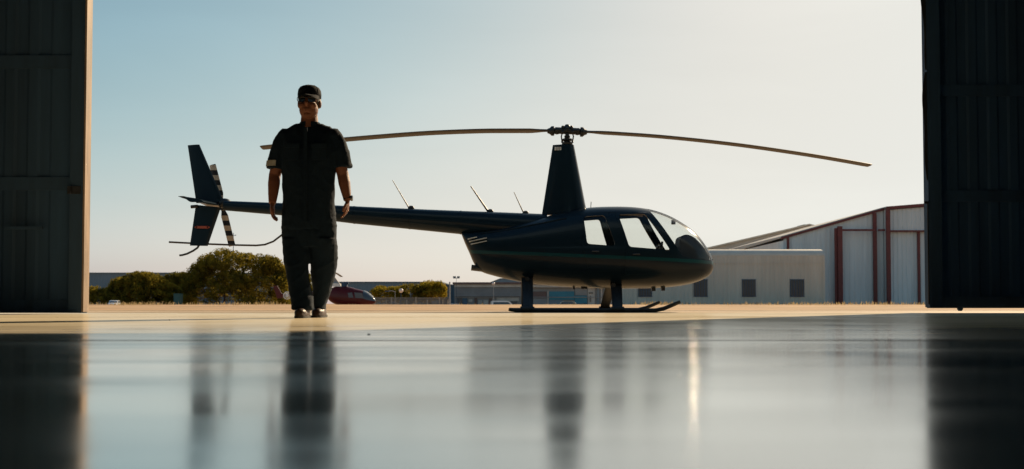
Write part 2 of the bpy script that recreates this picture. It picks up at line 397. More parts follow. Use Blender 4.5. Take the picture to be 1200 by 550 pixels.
def sliding_door(x0, x1, y, z0, zt, inner, edge_mat):
    """steel frame with ribbed cladding; `inner` is the x of the leading edge"""
    fr = MB(); t = .075
    s = 1 if inner == x1 else -1
    fr.box(inner - s*.02, inner - s*.16, y-t, y+t, z0, zt)          # leading stile
    o = x0 if inner == x1 else x1
    fr.box(o, o + s*.14, y-t, y+t, z0, zt)
    n = 4
    for k in range(n+1):
        zz = z0 + (zt-z0-.14)*k/n
        fr.box(x0+.16, x1-.16, y-.012, y+.06, zz, zz+.14)
    d = hp(fr, 'sliding_door', M['steel_dark'])
    # lights cladding: trapezoid ribs
    c = MB(); a, b = x0+.165, x1-.165; p = .25; k = int((b-a)/p); rr = []
    for i in range(k):
        xx = a + i*p
        rr += [(xx, 0), (xx+.10, 0), (xx+.13, -.014), (xx+.22, -.014)]
    rr.append((b, 0))
    vs = [(q[0], y+.015+q[1], z0+.03) for q in rr] + [(q[0], y+.015+q[1], zt-.03) for q in rr]
    nn = len(rr); c.add(vs, [(i, i+1, nn+i+1, nn+i) for i in range(nn-1)])
    cc = hp(c, 'cladding', M['door_clad'], d)
    e = MB(); xe = inner - s*.02
    e.box(xe, xe + s*.02, y-t+.004, y+t-.004, z0+.01, zt-.01)
    hp(e, 'edge_strip', edge_mat, d)
    return d, s
dl, _ = sliding_door(-13.0, -4.56, 10.97, .012, 5.42, -4.56, M['door_edge'])
dr, _ = sliding_door(5.09, 13.2, 12.55, .055, 5.42, 5.09, M['steel_dark'])
sw = MB(); sw.box(-4.74, -4.60, 10.88, 10.893, 1.28, 1.36); sw.box(-4.72,-4.69,10.85,10.88,1.28,1.36); hp(sw, 'handle', M['metal'], dl)
h = MB(); h.box(-5.4,-5.0, 10.87, 10.90, .9, .93)
hp(h, 'latch_bar', M['steel_dark'], dl)
# bent rubber strip hanging on the leading edge of the right door
def wavy_strip(z0, z1, seed):
    st = MB(); n = 40; pts = []
    for i in range(n+1):
        z = z0 + (z1-z0)*i/n
        bl = .03 + .022*math.sin(z*3.1+seed) + .012*math.sin(z*7.3+seed*2)
        bl = max(.012, bl)
        pts.append((5.09-bl, z))
    v = []
    for x, z in pts: v += [(x, 12.48, z), (x, 12.49, z), (5.088, 12.49, z), (5.088, 12.48, z)]
    f = []
    for i in range(n):
        for k in range(4):
            j = (k+1) % 4; f.append((i*4+k, i*4+j, (i+1)*4+j, (i+1)*4+k))
    st.add(v, f); return st
for a, b, sd in ((1.62, 2.95, .4), (2.98, 4.1, 2.1), (4.12, 5.3, 4.4)):
    hp(wavy_strip(a, b, sd), 'rubber_seal', M['rubber'], dr, 40)
st = MB(); st.box(5.075, 5.088, 12.48, 12.49, .1, 1.35); st.box(5.04, 5.088, 12.47, 12.485, 1.33, 1.36); hp(st, 'rubber_seal', M['rubber'], dr)
for xx in (5.5, 8.5, 12.5):
    wl = MB(); wl.tube([(xx, 12.56, .05), (xx, 12.60, .05)], .03, 16); hp(wl, 'wheel', M['steel_dark'], dr, 40)
# floor channel the doors run in
w = MB(); w.box(-13.9, 13.9, 11.99, 12.05, -.06, -.004); hp(w, 'threshold', M['steel_dark'])

# ------------------------------------------------------------------ helicopter
HX, HYD, HZ = 0.913, 16.85, -.027
def L(px, py, dy=0.0):
    D = HYD + dy; p = P(px, py, D)
    return (p.x - HX, p.z - HZ)
def catmull(st, sub):
    out = []
    for i in range(len(st)-1):
        p0 = st[max(i-1,0)]; p1 = st[i]; p2 = st[i+1]; p3 = st[min(i+2, len(st)-1)]
        for k in range(sub):
            t = k/sub
            out.append([.5*((2*b)+(-a+c)*t+(2*a-5*b+4*c-d)*t*t+(-a+3*b-3*c+d)*t**3) for a, b, c, d in zip(p0, p1, p2, p3)])
    out.append(list(st[-1])); return out
ST = [(541,272.3,275.5,274,.10),(545,272.2,285.5,279,.19),(550,272,296.5,283,.25),(556,271.5,310,287,.30),(564,271,318.5,290,.345),(580,268.5,323.8,293,.40),(600,264,328.5,295,.46),
 (620,259,332,296.5,.51),(640,254,334.3,298,.55),(662,248.3,336.2,300,.59),(690,243.5,337.5,301,.62),(720,242.3,338.2,302,.64),(745,243.2,338.2,303,.64),
 (765,246.6,337.8,304,.63),(783,252.8,336.6,305,.60),(798,260.8,334.8,306,.55),(810,269.3,332.4,307,.48),(820,279,329.2,308,.395),
 (828,290.3,325,308.8,.29),(832.6,299.3,320.5,309.2,.20),(835,305.8,315,309.5,.10),(835.9,309.2,310.6,309.9,.012)]
def section_mesh(stations, n=56, hi=2.25, lo=2.35):
    m = MB(); rs = []
    for px, zt, zb, zc, w_ in stations:
        x, top = L(px, zt); _, bot = L(px, zb); _, mid = L(px, zc)
        top = max(top, mid+.002); bot = min(bot, mid-.002)
        ring = []
        for k in range(n):
            a = 2*math.pi*k/n; c, s = math.cos(a), math.sin(a)
            e = hi if s >= 0 else lo
            yy = w_*math.copysign(abs(c)**(2/e), c)
            zz = mid + (top-mid if s >= 0 else mid-bot)*math.copysign(abs(s)**(2/e), s)
            ring.append((x, yy, zz))
        rs.append(ring)
    m.rings([list(r) for r in rs]); return m
SECT = section_mesh(catmull(ST, 4))
_me = SECT.build('t', link=False).data
bm = bmesh.new(); bm.from_mesh(_me); bmesh.ops.recalc_face_normals(bm, faces=bm.faces)
bm.verts.ensure_lookup_table(); bm.normal_update()
BV = [v.co.copy() for v in bm.verts]; BN = [v.normal.copy() for v in bm.verts]; BF = [tuple(v.index for v in f.verts) for f in bm.faces]
bm.free()
def shell(off, th):
    """closed double-walled copy of the fuselage skin; off = outward offset, th = thickness"""
    n = len(BV)
    v = [c + n_*off for c, n_ in zip(BV, BN)] + [c + n_*(off-th) for c, n_ in zip(BV, BN)]
    f = list(BF) + [tuple(i+n for i in reversed(q)) for q in BF]
    m = MB(); m.add(v, f); return m.build('t')
def solid(off):
    m = MB(); m.add([c + n_*off for c, n_ in zip(BV, BN)], BF); return m.build('t')
def rounded(poly, r, seg=4):
    out = []; n = len(poly)
    for i in range(n):
        p = Vector(poly[i]); a = Vector(poly[i-1]); b = Vector(poly[(i+1) % n])
        da = (a-p); db = (b-p); q = min(r, da.length*.45, db.length*.45)
        s, e = p + da.normalized()*q, p + db.normalized()*q
        for k in range(seg+1):
            t = k/seg; out.append(tuple(s*(1-t)**2 + p*2*t*(1-t) + e*t*t))
    return out
def grow(poly, d):
    c = Vector((sum(p[0] for p in poly)/len(poly), sum(p[1] for p in poly)/len(poly)))
    return [tuple(Vector(p) + (Vector(p)-c).normalized()*d) for p in poly]
REARW = [L(684.5,253.5,-.55), L(709,251.5,-.55), L(721,288.5,-.57), L(688,286,-.57)]
FRONTW = [L(725.5,251,-.55), L(757,249.8,-.53), L(785.5,293.5,-.56), L(737,289.5,-.57)]
WIND = [L(764.5,246.5,-.5), L(799.5,301,-.5), L(812,303.2,-.45), L(840,306.3,0), L(845,230,0), L(756,226,-.5)]
REARD = [L(683,250,-.5), L(713,248,-.5), L(729,291,-.57), L(729,318,-.6), L(690,318,-.6), L(683,290,-.57)]
FRONTD = [L(722,248,-.5), L(760,247.3,-.5), L(793.5,299,-.5), L(795,312,-.55), L(786,321,-.55), L(733,322,-.6), L(733,291,-.57)]
def prism(poly, y0, y1):
    return MB().prism_xz(list(poly), y0, y1).build('t')

def fix(o, name, m, parent, smooth=35):
    me = o.data; me.materials.clear(); me.materials.append(m)
    me.name = name; bpy.data.objects.remove(o)
    return finish(me, name, parent, smooth)
def kill(*os):
    for o in os: bpy.data.objects.remove(o)

hel = thing('helicopter', 'large near-black helicopter with a thin teal waist stripe and striped tail rotor', 'helicopter', (HX, HYD, HZ))
s = shell(0, .022)
for poly, y0, y1 in ((WIND, -2, 2), (rounded(REARW, .05), -2, -.1), (rounded(REARW, .05), .1, 2), (rounded(FRONTW, .05), -2, -.1), (rounded(FRONTW, .05), .1, 2)):
    c = prism(poly, y0, y1); s = boolean(s, c, 'DIFFERENCE'); kill(c)
body = fix(s, 'fuselage', M['heli'], hel, 40)
s = shell(-.006, .006); c = prism(WIND, -2, 2); s = boolean(s, c, 'INTERSECT'); kill(c)
wind = fix(s, 'windshield', M['glass'], hel, 40)
s = shell(.006, .03); c = prism(WIND, -.016, .016); s = boolean(s, c, 'INTERSECT'); kill(c)
fix(s, 'centre_post', M['heli'], wind, 40)
# frame that borders the windshield at its foot
for side, lab in ((-1, None), (1, None)):
    y0, y1 = (-2, -.1) if side < 0 else (.1, 2)
    for dpoly, wpoly, nm in ((REARD, REARW, 'rear_door'), (FRONTD, FRONTW, 'front_door')):
        s = shell(.008, .02); c = prism(rounded(dpoly, .06), y0, y1); s = boolean(s, c, 'INTERSECT'); kill(c)
        c = prism(rounded(wpoly, .05), y0, y1); s = boolean(s, c, 'DIFFERENCE'); kill(c)
        d = fix(s, nm, M['heli'], hel, 40)
        s = shell(-.004, .005); c = prism(rounded(grow(wpoly, .006), .05), y0, y1); s = boolean(s, c, 'INTERSECT'); kill(c)
        fix(s, 'window', M['glass'], d, 40)
        # handle
        hx = wpoly[3][0] + .06 if nm == 'front_door' else wpoly[3][0] + .08
        hz = wpoly[3][1] - .12
        hm = MB(); yy = side*.655
        hm.tube([(hx, side*.60, hz), (hx, yy, hz), (hx+.10, yy, hz), (hx+.10, side*.60, hz)], .011, 8); hm.build('handle', M['metal'], d, 60)
for side in (-1, 1):
    y0, y1 = (-2, -.1) if side < 0 else (.1, 2)
    for poly in ([L(592,283,-.5), L(634,279,-.5), L(634,316,-.5), L(598,313,-.5)], [L(638,279,-.55), L(672,277,-.55), L(672,319,-.6), L(638,317,-.55)]):
        s = shell(.005, .014); c = prism(rounded(poly, .04), y0, y1); s = boolean(s, c, 'INTERSECT'); kill(c)
        fix(s, 'access_panel', M['heli'], hel, 40)
# vent slots aft
vt = MB()
for k, (a, b) in enumerate((((548,280.2),(559,278.0)), ((549.5,283.3),(570.5,279.0)), ((551.5,286.4),(570.5,282.6)))):
    (xa, za), (xb, zb_) = L(*a, -.33), L(*b, -.33)
    vt.prism_xz([(xa, za-.007), (xb, zb_-.007), (xb, zb_+.007), (xa, za+.007)], -.372, -.2)
vt.build('vent_slat', M['white_paint'], hel)
# small access steps, beacon and drain parts under the belly
for px, py, wd, hh in ((672, 337.5, .015, .07), (684, 337.5, .05, .045), (765, 340, .03, .05), (776, 339.5, .03, .05)):
    x, z = L(px, py); bl = MB(); bl.box(x-wd, x+wd, -.12, -.04, z-hh*.4, z+hh); bl.build('belly_fitting', M['black'], hel)
ex = MB(); x, z = L(557, 315.5); ex.tube([(x-.06, -.12, z+.02), (x+.2, -.12, z-.01)], .05, 14); ex.build('exhaust', M['metal'], hel, 50)
# interior: floor tub, firewall, two rows of seats, console, sticks
def inner_section(px, shrink):
    best = min(ST, key=lambda s_: abs(s_[0]-px)); return best
def zin(px, py, dy=0): return L(px, py, dy)
it = MB()
xfw, _ = L(679, 300)
SC = catmull(ST, 8)
def sec_at(px):
    for a, b in zip(SC[:-1], SC[1:]):
        if a[0] <= px <= b[0]:
            t = (px-a[0])/max(1e-6, b[0]-a[0]); return [p+(q-p)*t for p, q in zip(a, b)]
def sec_ring(px, k, n=40, zmax=None):
    _, zt, zb, zc, w_ = sec_at(px); x, top = L(px, zt); _, bot = L(px, zb); _, mid = L(px, zc); r = []
    for i in range(n):
        a = 2*math.pi*i/n; c, s_ = math.cos(a), math.sin(a); e = 2.25 if s_ >= 0 else 2.35
        z = mid + (top-mid if s_ >= 0 else mid-bot)*k*math.copysign(abs(s_)**(2/e), s_)
        if zmax is not None: z = min(z, zmax)
        r.append((x, w_*k*math.copysign(abs(c)**(2/e), c), z))
    return r
it = MB(); it.rings([sec_ring(678, .955), sec_ring(680.5, .955)]); it.build('bulkhead', M['interior'], hel)
zf = L(700, 318)[1]
it = MB(); it.rings([sec_ring(px, .95, zmax=zf) for px in range(684, 824, 6)]); it.build('cabin_floor', M['interior'], hel)
it = MB()
rl = [sec_ring(px, .962) for px in range(684, 762, 6)]
n_ = 40
for k in range(len(rl)-1):
    for i in range(7, 13):
        a, b = rl[k], rl[k+1]; it.add([a[i], a[i+1], b[i+1], b[i]], [(0,1,2,3)])
it.build('ceiling_lining', M['lining'], hel, 180)
for px, py in ((692, 0), (738, 0)):
    for sy in (-.29, .29):
        x, _ = L(px, 300); zs = zf + .20
        q = MB(); q.box(x, x+.48, sy-.22, sy+.22, zf-.02, zs)
        o = q.build('seat', M['interior'], hel)
        q = MB(); q.prism_xz([(x-.02, zs), (x+.09, zs), (x+.0, zs+.42), (x-.08, zs+.42)] if False else [(x+.0, zs), (x+.10, zs), (x+.05, zs+.15), (x-.02, zs+.15)], sy-.21, sy+.21)
        q.build('seat_back', M['interior'], hel)
# instrument pod
a = [L(795,278), L(802,275.5), L(811,279), L(822,290.5), L(829,303), L(825,309), L(800,309), L(793,291)]
q = MB(); q.prism_xz(rounded(a, .06), -.24, .24); q.build('instrument_console', M['interior'], hel, 30)
q = MB(); x, z = L(789.5, 260.5); q.box(x-.03, x+.03, -.04, .04, z-.035, z+.035); q.tube([(x, 0, z+.03), (x+.005, 0, z+.05)], .008, 6); q.build('compass', M['black'], hel)
q = MB(); x, z = L(772, 300, 0); q.tube([(x, .0, z-.15), (x, 0, z+.17)], .014, 8); q.tube([(x, -.28, z+.15), (x, 0, z+.17), (x, .28, z+.15)], .013, 8)
for sy in (-.28, .28): q.tube([(x, sy, z+.05), (x+.02, sy, z+.22)], .018, 8)
q.build('control_stick', M['black'], hel, 60)

# tail boom
q = MB()
bp = [(262,235.2,246.6),(350,238.6,254.2),(415,241.6,262.2),(480,244.6,268.6),(540,247,274.6),(590,248.8,281),(640,250.8,286)]
pts, rad = [], []
for px, a, b in bp:
    x, z1 = L(px, a); _, z2 = L(px, b); pts.append((x, 0, (z1+z2)/2)); rad.append((z1-z2)/2)
pts = [tuple(p) for p in pts]
q.tube(pts, rad, 32); q.build('tail_boom', M['heli'], hel, 50)
for i in (1, 2, 3, 4):
    q = MB(); p = Vector(pts[i]); q.tube([p-Vector((.012,0,0)), p+Vector((.012,0,0))], rad[i]+.004, 32); q.build('boom_band', M['heli'], hel, 30)
# cowling crease between boom and engine bay
q = MB(); ra = []
for px, a, b, w_ in ((566,270,276,.2),(600,262,280,.36),(630,254.5,285,.46),(655,248.6,290,.52)):
    pass
q = MB()
for sy in (-1, 1):
    pp = []
    for px in range(566, 668, 6):
        _, zt, zb, zc, w_ = sec_at(px); x, top = L(px, zt); _, mid = L(px, zc); a = R(52)
        pp.append((x, sy*(w_*math.cos(a)**(2/2.25)+.002), mid+(top-mid)*math.sin(a)**(2/2.25)+.002))
    q.tube(pp, .012, 8)
q.build('cowling_edge', M['heli'], body, 60)
# fins
def foil_fin(poly_pts, th, name, m, parent, y=0):
    """airfoil-thick fin between root chord and tip chord: [(xl,z),(xt,z)] x2 leading/trailing"""
    (r0, r1), (t0, t1) = poly_pts; q = MB(); rs = []
    for k in range(7):
        t = k/6; a = Vector(r0).lerp(Vector(t0), t); b = Vector(r1).lerp(Vector(t1), t); thk = th*(1-.45*t)
        ring = []
        prof = [(0,0),(.04,.45),(.15,.85),(.35,1),(.6,.8),(.85,.4),(1,.06)]
        for s_, h_ in prof: c = b.lerp(a, s_); ring.append((c.x, y+thk*.5*h_, c.y))
        for s_, h_ in reversed(prof[1:]): c = b.lerp(a, s_); ring.append((c.x, y-thk*.5*h_, c.y))
        rs.append(ring)
    q.rings(rs); return q.build(name, m, parent, 50)
uf = foil_fin(((L(229,238), L(262,237)), (L(218.2,169.7), L(232,168.8))), .075, 'upper_fin', M['heli'], hel)
lf = foil_fin(((L(228.5,240), L(258,243)), (L(222,288), L(243,288.4))), .07, 'lower_fin', M['heli'], hel)
q = MB(); (xa, za), (xb, zb_) = L(227,264.6,-.04), L(245.5,268.2,-.04)
q.box(xa+.03, xb-.03, -.052, -.03, zb_+.006, za-.006); q.prism_xz([(xa, (za+zb_)/2), (xa+.05, za), (xa+.05, zb_)], -.052, -.03); q.prism_xz([(xb, (za+zb_)/2), (xb-.05, za), (xb-.05, zb_)], -.052, -.03)
q.build('placard', M['placard'], lf)
# horizontal stabiliser
q = MB(); rs = []
for k, (y, xl, xt, z) in enumerate(((-.62, L(238,238)[0], L(229,238)[0]-.02, 0), (-.60, L(250,238)[0], L(221,238)[0], 0), (-.3, L(254,238)[0], L(222.5,238)[0], 0), (0, L(259,238)[0], L(225,238)[0], 0), (.3, L(254,238)[0], L(222.5,238)[0], 0), (.60, L(250,238)[0], L(221,238)[0], 0), (.62, L(238,238)[0], L(229,238)[0]-.02, 0))):
    zc = L(240, 239)[1]; ring = []
    for s_, h_ in [(0,0),(.04,.45),(.15,.85),(.35,1),(.6,.8),(.85,.4),(1,.06)]: ring.append((xl+(xt-xl)*s_, y, zc-.02+.085*s_+.028*h_))
    for s_, h_ in reversed([(.04,.45),(.15,.85),(.35,1),(.6,.8),(.85,.4)]): ring.append((xl+(xt-xl)*s_, y, zc-.02+.085*s_-.028*h_))
    rs.append(ring)
q.rings(rs); q.build('stabiliser', M['heli'], hel, 50)
q = MB(); x, z = L(224, 242.5); q.tube([(x-.01, -.02, z), (x+.10, -.02, z+.01)], .028, 12); q.build('position_light', M['black'], hel, 50)
# tail rotor on the far side
trx, trz = L(259.5, 240, .3)
q = MB(); q.ball((L(261,240)[0], .05, trz), (.12, .10, .085), 16); q.tube([(trx, .05, trz), (trx, .34, trz)], .03, 12); gb = q.build('tail_gearbox', M['black'], hel, 60)
def tr_blade(root, tip, wr, wt, name):
    a, b = Vector(L(*root, .3)), Vector(L(*tip, .3)); d = (b-a).normalized(); n = Vector((d.y, -d.x)); q = MB()
    rs = []
    for t, wd in ((0, .03), (.10, .035), (.22, wr), (.98, wt), (1, wt*.9)):
        c = a.lerp(b, t); rs.append([(c.x+n.x*wd, .30, c.y+n.y*wd), (c.x, .312, c.y), (c.x-n.x*wd, .30+.01, c.y-n.y*wd), (c.x, .29, c.y)])
    q.rings(rs); return q.build(name, M['striped'], hel, 30)
tr_blade((259.3,237), (247.5,192.5), .058, .056, 'tail_rotor_blade'); tr_blade((259.8,243), (271.5,288.5), .058, .056, 'tail_rotor_blade')
q = MB(); q.tube([(trx, .26, trz), (trx, .36, trz)], .05, 14); q.box(trx-.03, trx+.03, .28, .32, trz-.09, trz+.09); q.build('tail_rotor_hub', M['metal'], hel, 50)
# guard tube and tail skid
q = MB(); y = .12
gp = [(197.5,283.8),(213,284.6),(245,286.2),(275,287.3),(300,287.8),(310,286.8),(320,283),(331,274.5),(344,264),(352,254)]
q.tube([(L(a,b,y)[0], y*(1 if i < 8 else .5), L(a,b,y)[1]) for i, (a, b) in enumerate(gp)], .016, 10)
q.build('tail_guard', M['blade'], hel, 60)
q = MB(); q.tube([(L(a,b)[0], 0, L(a,b)[1]) for a, b in ((233,287),(231,290.5),(226,294),(219,297.5),(213,299.2),(210,299.4))], .017, 10); q.build('tail_skid', M['black'], hel, 60)
# antennas
for (bx, by), (tx, ty), rr in (((480,244),(459.5,211),.008), ((573,248),(551.5,218),.013), ((614.5,250),(602.3,225),.008)):
    q = MB(); a = L(bx, by); b = L(tx, ty)
    q.tube([(a[0], 0, a[1]-.02), (b[0], 0, b[1])], [rr*1.4, rr*.7], 8)
    q.ball((a[0]+.02, 0, a[1]), (.055, .03, .045), 12); q.build('antenna', M['black'], hel, 60)
q = MB(); x, z = L(688, 243.5); q.tube([(x+.06, 0, z-.05), (x+.07, 0, z+.10)], .006, 6); q.build('antenna', M['black'], hel, 60)
# mast fairing
q = MB(); rs = []
for k in range(9):
    t = k/8; (xa, z), (xb, _) = L(635-(635-648)*t, 252-(252-169.5)*t), L(688.5-(688.5-673)*t, 252-(252-169.5)*t)
    ring = []; hw = .17-.07*t
    prof = [(0,0.0),(.03,.4),(.12,.8),(.3,1),(.55,.85),(.8,.5),(1,.12)]
    for s_, h_ in prof: ring.append((xb+(xa-xb)*s_, hw*h_, z))
    for s_, h_ in reversed(prof[1:]): ring.append((xb+(xa-xb)*s_, -hw*h_, z))
    rs.append(ring)
q.rings(rs); mf = q.build('mast_fairing', M['heli'], hel, 50)
q = MB()
for i in range(4):
    x, z = L(650.7+i*2.1, 175); q.box(x-.009, x+.009, -.085, -.05, z-.02, z+.035)
q.build('grille', M['white_paint'], mf)
# rotor mast and head
HUB = Vector((L(665,153)[0], 0, L(665,153)[1]))
q = MB(); zz = lambda py: L(665, py)[1]
def lathe(q, prof, n=20, cx=0, cy=0):
    q.rings([[(cx+r*math.cos(2*math.pi*k/n), cy+r*math.sin(2*math.pi*k/n), z) for k in range(n)] for r, z in prof])
lathe(q, [(.035, zz(170)), (.035, zz(146)), (.02, zz(145))], cx=HUB.x); q.build('rotor_mast', M['metal'], hel, 40)
q = MB(); lathe(q, [(.07, zz(170.5)), (.09, zz(168.8)), (.09, zz(166.5)), (.05, zz(166)), (.06, zz(165)), (.085, zz(164)), (.085, zz(162.3)), (.045, zz(161.5)), (.05, zz(158.5))], cx=HUB.x)
for sx in (-1, 1):
    q.tube([(HUB.x+sx*.085, -.03, zz(166)), (HUB.x+sx*.10, -.05, zz(160)), (HUB.x+sx*.08, -.10, zz(155))], .011, 8)
    q.ball((HUB.x+sx*.085, -.03, zz(166)), .02, 8); q.ball((HUB.x+sx*.08, -.10, zz(155)), .02, 8)
q.build('swashplate', M['black'], hel, 50)
tl = math.atan2(2.0, 44)
q = MB(); q.tube([HUB+Vector((-.20, 0, .012)), HUB+Vector((.20, 0, -.004))], .055, 14, ell=(1, 1.3)); q.ball(HUB+Vector((0,0,.03)), (.075, .075, .07), 14)
lathe(q, [(.05, zz(149)), (.05, zz(147)), (.028, zz(145.2))], cx=HUB.x)
for sx in (-.07, .07): q.tube([HUB+Vector((sx, -.08, .05)), HUB+Vector((sx, .08, .05))], .022, 10); q.ball(HUB+Vector((sx,0,.065)), .03, 10)
q.build('rotor_hub', M['black'], hel, 50)
def main_blade(pts_px, side):
    q = MB(); pts = [Vector((L(a,b)[0], 0, L(a,b)[1])) for a, b in pts_px]
    # grip
    p0, p1 = pts[0], pts[1]; d = (p1-p0).normalized()
    g_ = MB(); g_.tube([p0-d*.16, p0-d*.10, p0-d*.09, p0-d*.05, p0-d*.02, p0+d*.02], [.04,.05,.08,.08,.052,.035], 14)
    g_.ball(p0-d*.14, (.06,.07,.06), 12)
    b_ = MB(); rs = []
    fine = catmull([tuple(p) for p in pts], 6)
    L0 = (pts[-1]-pts[0]).length
    for i, c in enumerate(fine):
        c = Vector(c); t = (c-pts[0]).length/L0; ch = .05 + (.125-.05)*smooth(0, .07, t); th = .024 - .01*t
        if i == len(fine)-1: ch *= .92
        # chord lies along Y, nose on the side it turns into; slight pitch
        pit = R(-7) if side < 0 else R(-3); ring = []
        for s_, h_ in ((-1,0),(-.9,.5),(-.6,.9),(-.3,1),(.2,.7),(.7,.3),(1,.03)): ring.append((c.x, c.y+ch*s_*math.cos(pit), c.z+th*h_+ch*s_*math.sin(pit)))
        for s_, h_ in ((.7,.2),(.2,.5),(-.3,.7),(-.6,.65),(-.9,.4)): ring.append((c.x, c.y+ch*s_*math.cos(pit), c.z-th*h_+ch*s_*math.sin(pit)))
        rs.append(ring)
    b_.rings(rs)
    o = b_.build('rotor_blade', M['blade'], hel, 50)
    g_.build('blade_grip', M['black'], o, 50); return o
main_blade([(643,152.8),(628,152.9),(600,152.9),(560,153.2),(500,155.6),(440,160),(380,165.2),(340,169),(305,172.8)], -1)
main_blade([(687,154.2),(702,155),(730,156.6),(770,159.4),(820,164.2),(870,170),(920,177),(970,184.8),(1021,193.8)], 1)
# skids
for sy in (-1.09, 1.09):
    k = (HYD+sy)
    if sy < 0:
        pp = [L(a, b, sy) for a, b in ((596,366.0),(604,366.4),(700,366.4),(768,366.2),(778,364.0),(788,360.2),(797,356.4))]
    pp_ = [(x, max(z, .03)) for x, z in pp]
    x_ = [p[0] for p in pp_]
    z_ = [.045, .033, .033, .033, .062, .115, .165]
    q = MB(); q.tube([(x, sy, z) for x, z in zip(x_, z_)], [.022,.031,.033,.033,.032,.03,.026], 14); sk = q.build('skid', M['black'], hel, 60)
    for x0 in (x_[1]+.25, x_[2]-.2, x_[3]-.35): MB().box(x0-.1, x0+.1, sy-.02, sy+.02, -.002, .02).build('wear_shoe', M['metal'], sk)
for px_, top in ((618.5, 330), (722.5, 337)):
    xs_ = L(px_, 350, -.95)[0]; ztop = L(px_, top)[1]+.06
    for sy in (-1, 1):
        q = MB(); rs = []
        for t in [i/8 for i in range(9)]:
            y = 1.085 + (.34-1.085)*t; z = .055 + (ztop-.055)*(t**.8)
            ch = .080 + .012*t; ring = []
            for k in range(14):
                a = 2*math.pi*k/14; ring.append((xs_+(.055 if px_ > 700 else .0)*t+ch*math.cos(a), sy*(y+.026*math.sin(a)), z))
            rs.append(ring)
        q.rings(rs); lg = q.build('landing_leg', M['black'], hel, 60)
        q = MB(); q.tube([(xs_-.1, sy*1.088, .045), (xs_+.1, sy*1.088, .045)], .046, 12); q.build('clamp', M['black'], lg, 50)
    q = MB(); q.tube([(xs_, -.5, ztop-.03), (xs_, .5, ztop-.03)], .035, 12); q.build('cross_tube', M['black'], hel, 60)

# ------------------------------------------------------------------ person
PX0, PD = 361.0, 8.0
per = thing('person', 'man in dark shirt, cap and sunglasses walking in through the hangar doorway', 'person', P(PX0, 372, PD) * 1)
per.location = (P(PX0, 372, PD).x, PD, 0)
def q_(px, py): 
    p = P(px, py, PD); return p.x - per.location.x, p.z
def fold(amp, sx, sz, seed):
    def f(co):
        v = Vector((co.x*sx, co.y*sx, co.z*sz + seed))
        w = Vector((co.x*sx*1.3 + co.z*4, co.y*sx, co.z*sz*2.2 - co.x*5 + seed))
        ridge = (1 - abs(noise.noise(w))*2.2)**3 if abs(noise.noise(w)) < .45 else 0
        return amp*(noise.noise(v) + .5*noise.noise(v*2.3) + .3*noise.noise(v*5.1)) + amp*.75*ridge
    return f
# body: head, neck, arms, hands, trunk, legs
b = MB()
hc = Vector((0.0, 0, q_(0,119.5)[1]))
b.ball(hc+Vector((0,.01,.035)), (.078,.098,.10), 20)            # skull
b.ball(hc+Vector((0,-.02,-.055)), (.074,.082,.088), 20)         # jaw
b.ball(hc+Vector((0,-.075,-.108)), (.028,.024,.022), 12)        # chin
b.ball(hc+Vector((0,-.112,-.022)), (.015,.02,.022), 10)         # nose tip
b.tube([hc+Vector((0,-.09,.03)), hc+Vector((0,-.113,-.018))], [.010,.014], 8)
for sx in (-1, 1):
    b.ball(hc+Vector((sx*.083,.012,-.008)), (.012,.02,.034), 10)   # ears
    b.ball(hc+Vector((sx*.045,-.075,-.035)), (.030,.024,.024), 10) # cheeks
b.ball(hc+Vector((0,-.095,-.066)), (.028,.014,.007), 10); b.ball(hc+Vector((0,-.093,-.079)), (.024,.014,.008), 10)  # lips
b.hrings([(0,.02,1.40,.088,.08),(0,.018,1.47,.076,.074),(0,.012,1.53,.070,.07),(0,.01,1.60,.062,.066)], 20)
b.hrings([(0,.01,.86,.15,.10),(0,.01,1.0,.155,.105),(0,.01,1.15,.15,.10),(0,.015,1.3,.17,.11),(0,.02,1.40,.17,.09),(0,.02,1.455,.09,.06)], 28)
LEGL = (-.075, -.10); LEGR = (.09, .16)
for sx, yy in ((-1, -.12), (1, .14)):
    cx = sx*.09
    b.tube([(cx, .01, .90), (cx*.85, yy*.4, .5), (cx*.62, yy*1.05, .10)], [.09,.055,.036], 14)
arms = {}
def hand(bm_, wrist, direction, side):
    """palm with four curled fingers and a thumb; side=+1 for the arm on the +x side"""
    d = Vector(direction).normalized(); fwd = Vector((0,-1,0)); out = Vector((side,0,0))
    # palm plane: thickness along x (facing thigh), width along y
    w_ = wrist
    bm_.tube([w_, w_+d*.035, w_+d*.085], [(.017,.026),(.018,.036),(.015,.040)], 12, up=(0,1,0))
    for i, (yo, ln, cu) in enumerate(((-.032,.072,.45), (-.011,.080,.5), (.011,.074,.58), (.031,.058,.66))):
        base = w_ + d*.078 + Vector((0, yo, 0))
        pts_ = [base]; cur = d.copy(); ang = 0
        for sg in (.46, .30, .24):
            ang += cu*.62
            cur = (d*math.cos(ang) + Vector((-side,0,0))*math.sin(ang)).normalized()
            pts_.append(pts_[-1] + cur*ln*sg)
        bm_.tube([base-d*.02]+pts_, [.0095,.0095,.009,.008,.0062], 8)
    tb = w_ + d*.022 + Vector((0,-.026,0))
    bm_.tube([tb-Vector((0,-.012,0)), tb+d*.022+Vector((-side*.006,-.018,0)), tb+d*.05+Vector((-side*.014,-.027,0)), tb+d*.075+Vector((-side*.018,-.026,0))], [.013,.0125,.0105,.0075], 8)
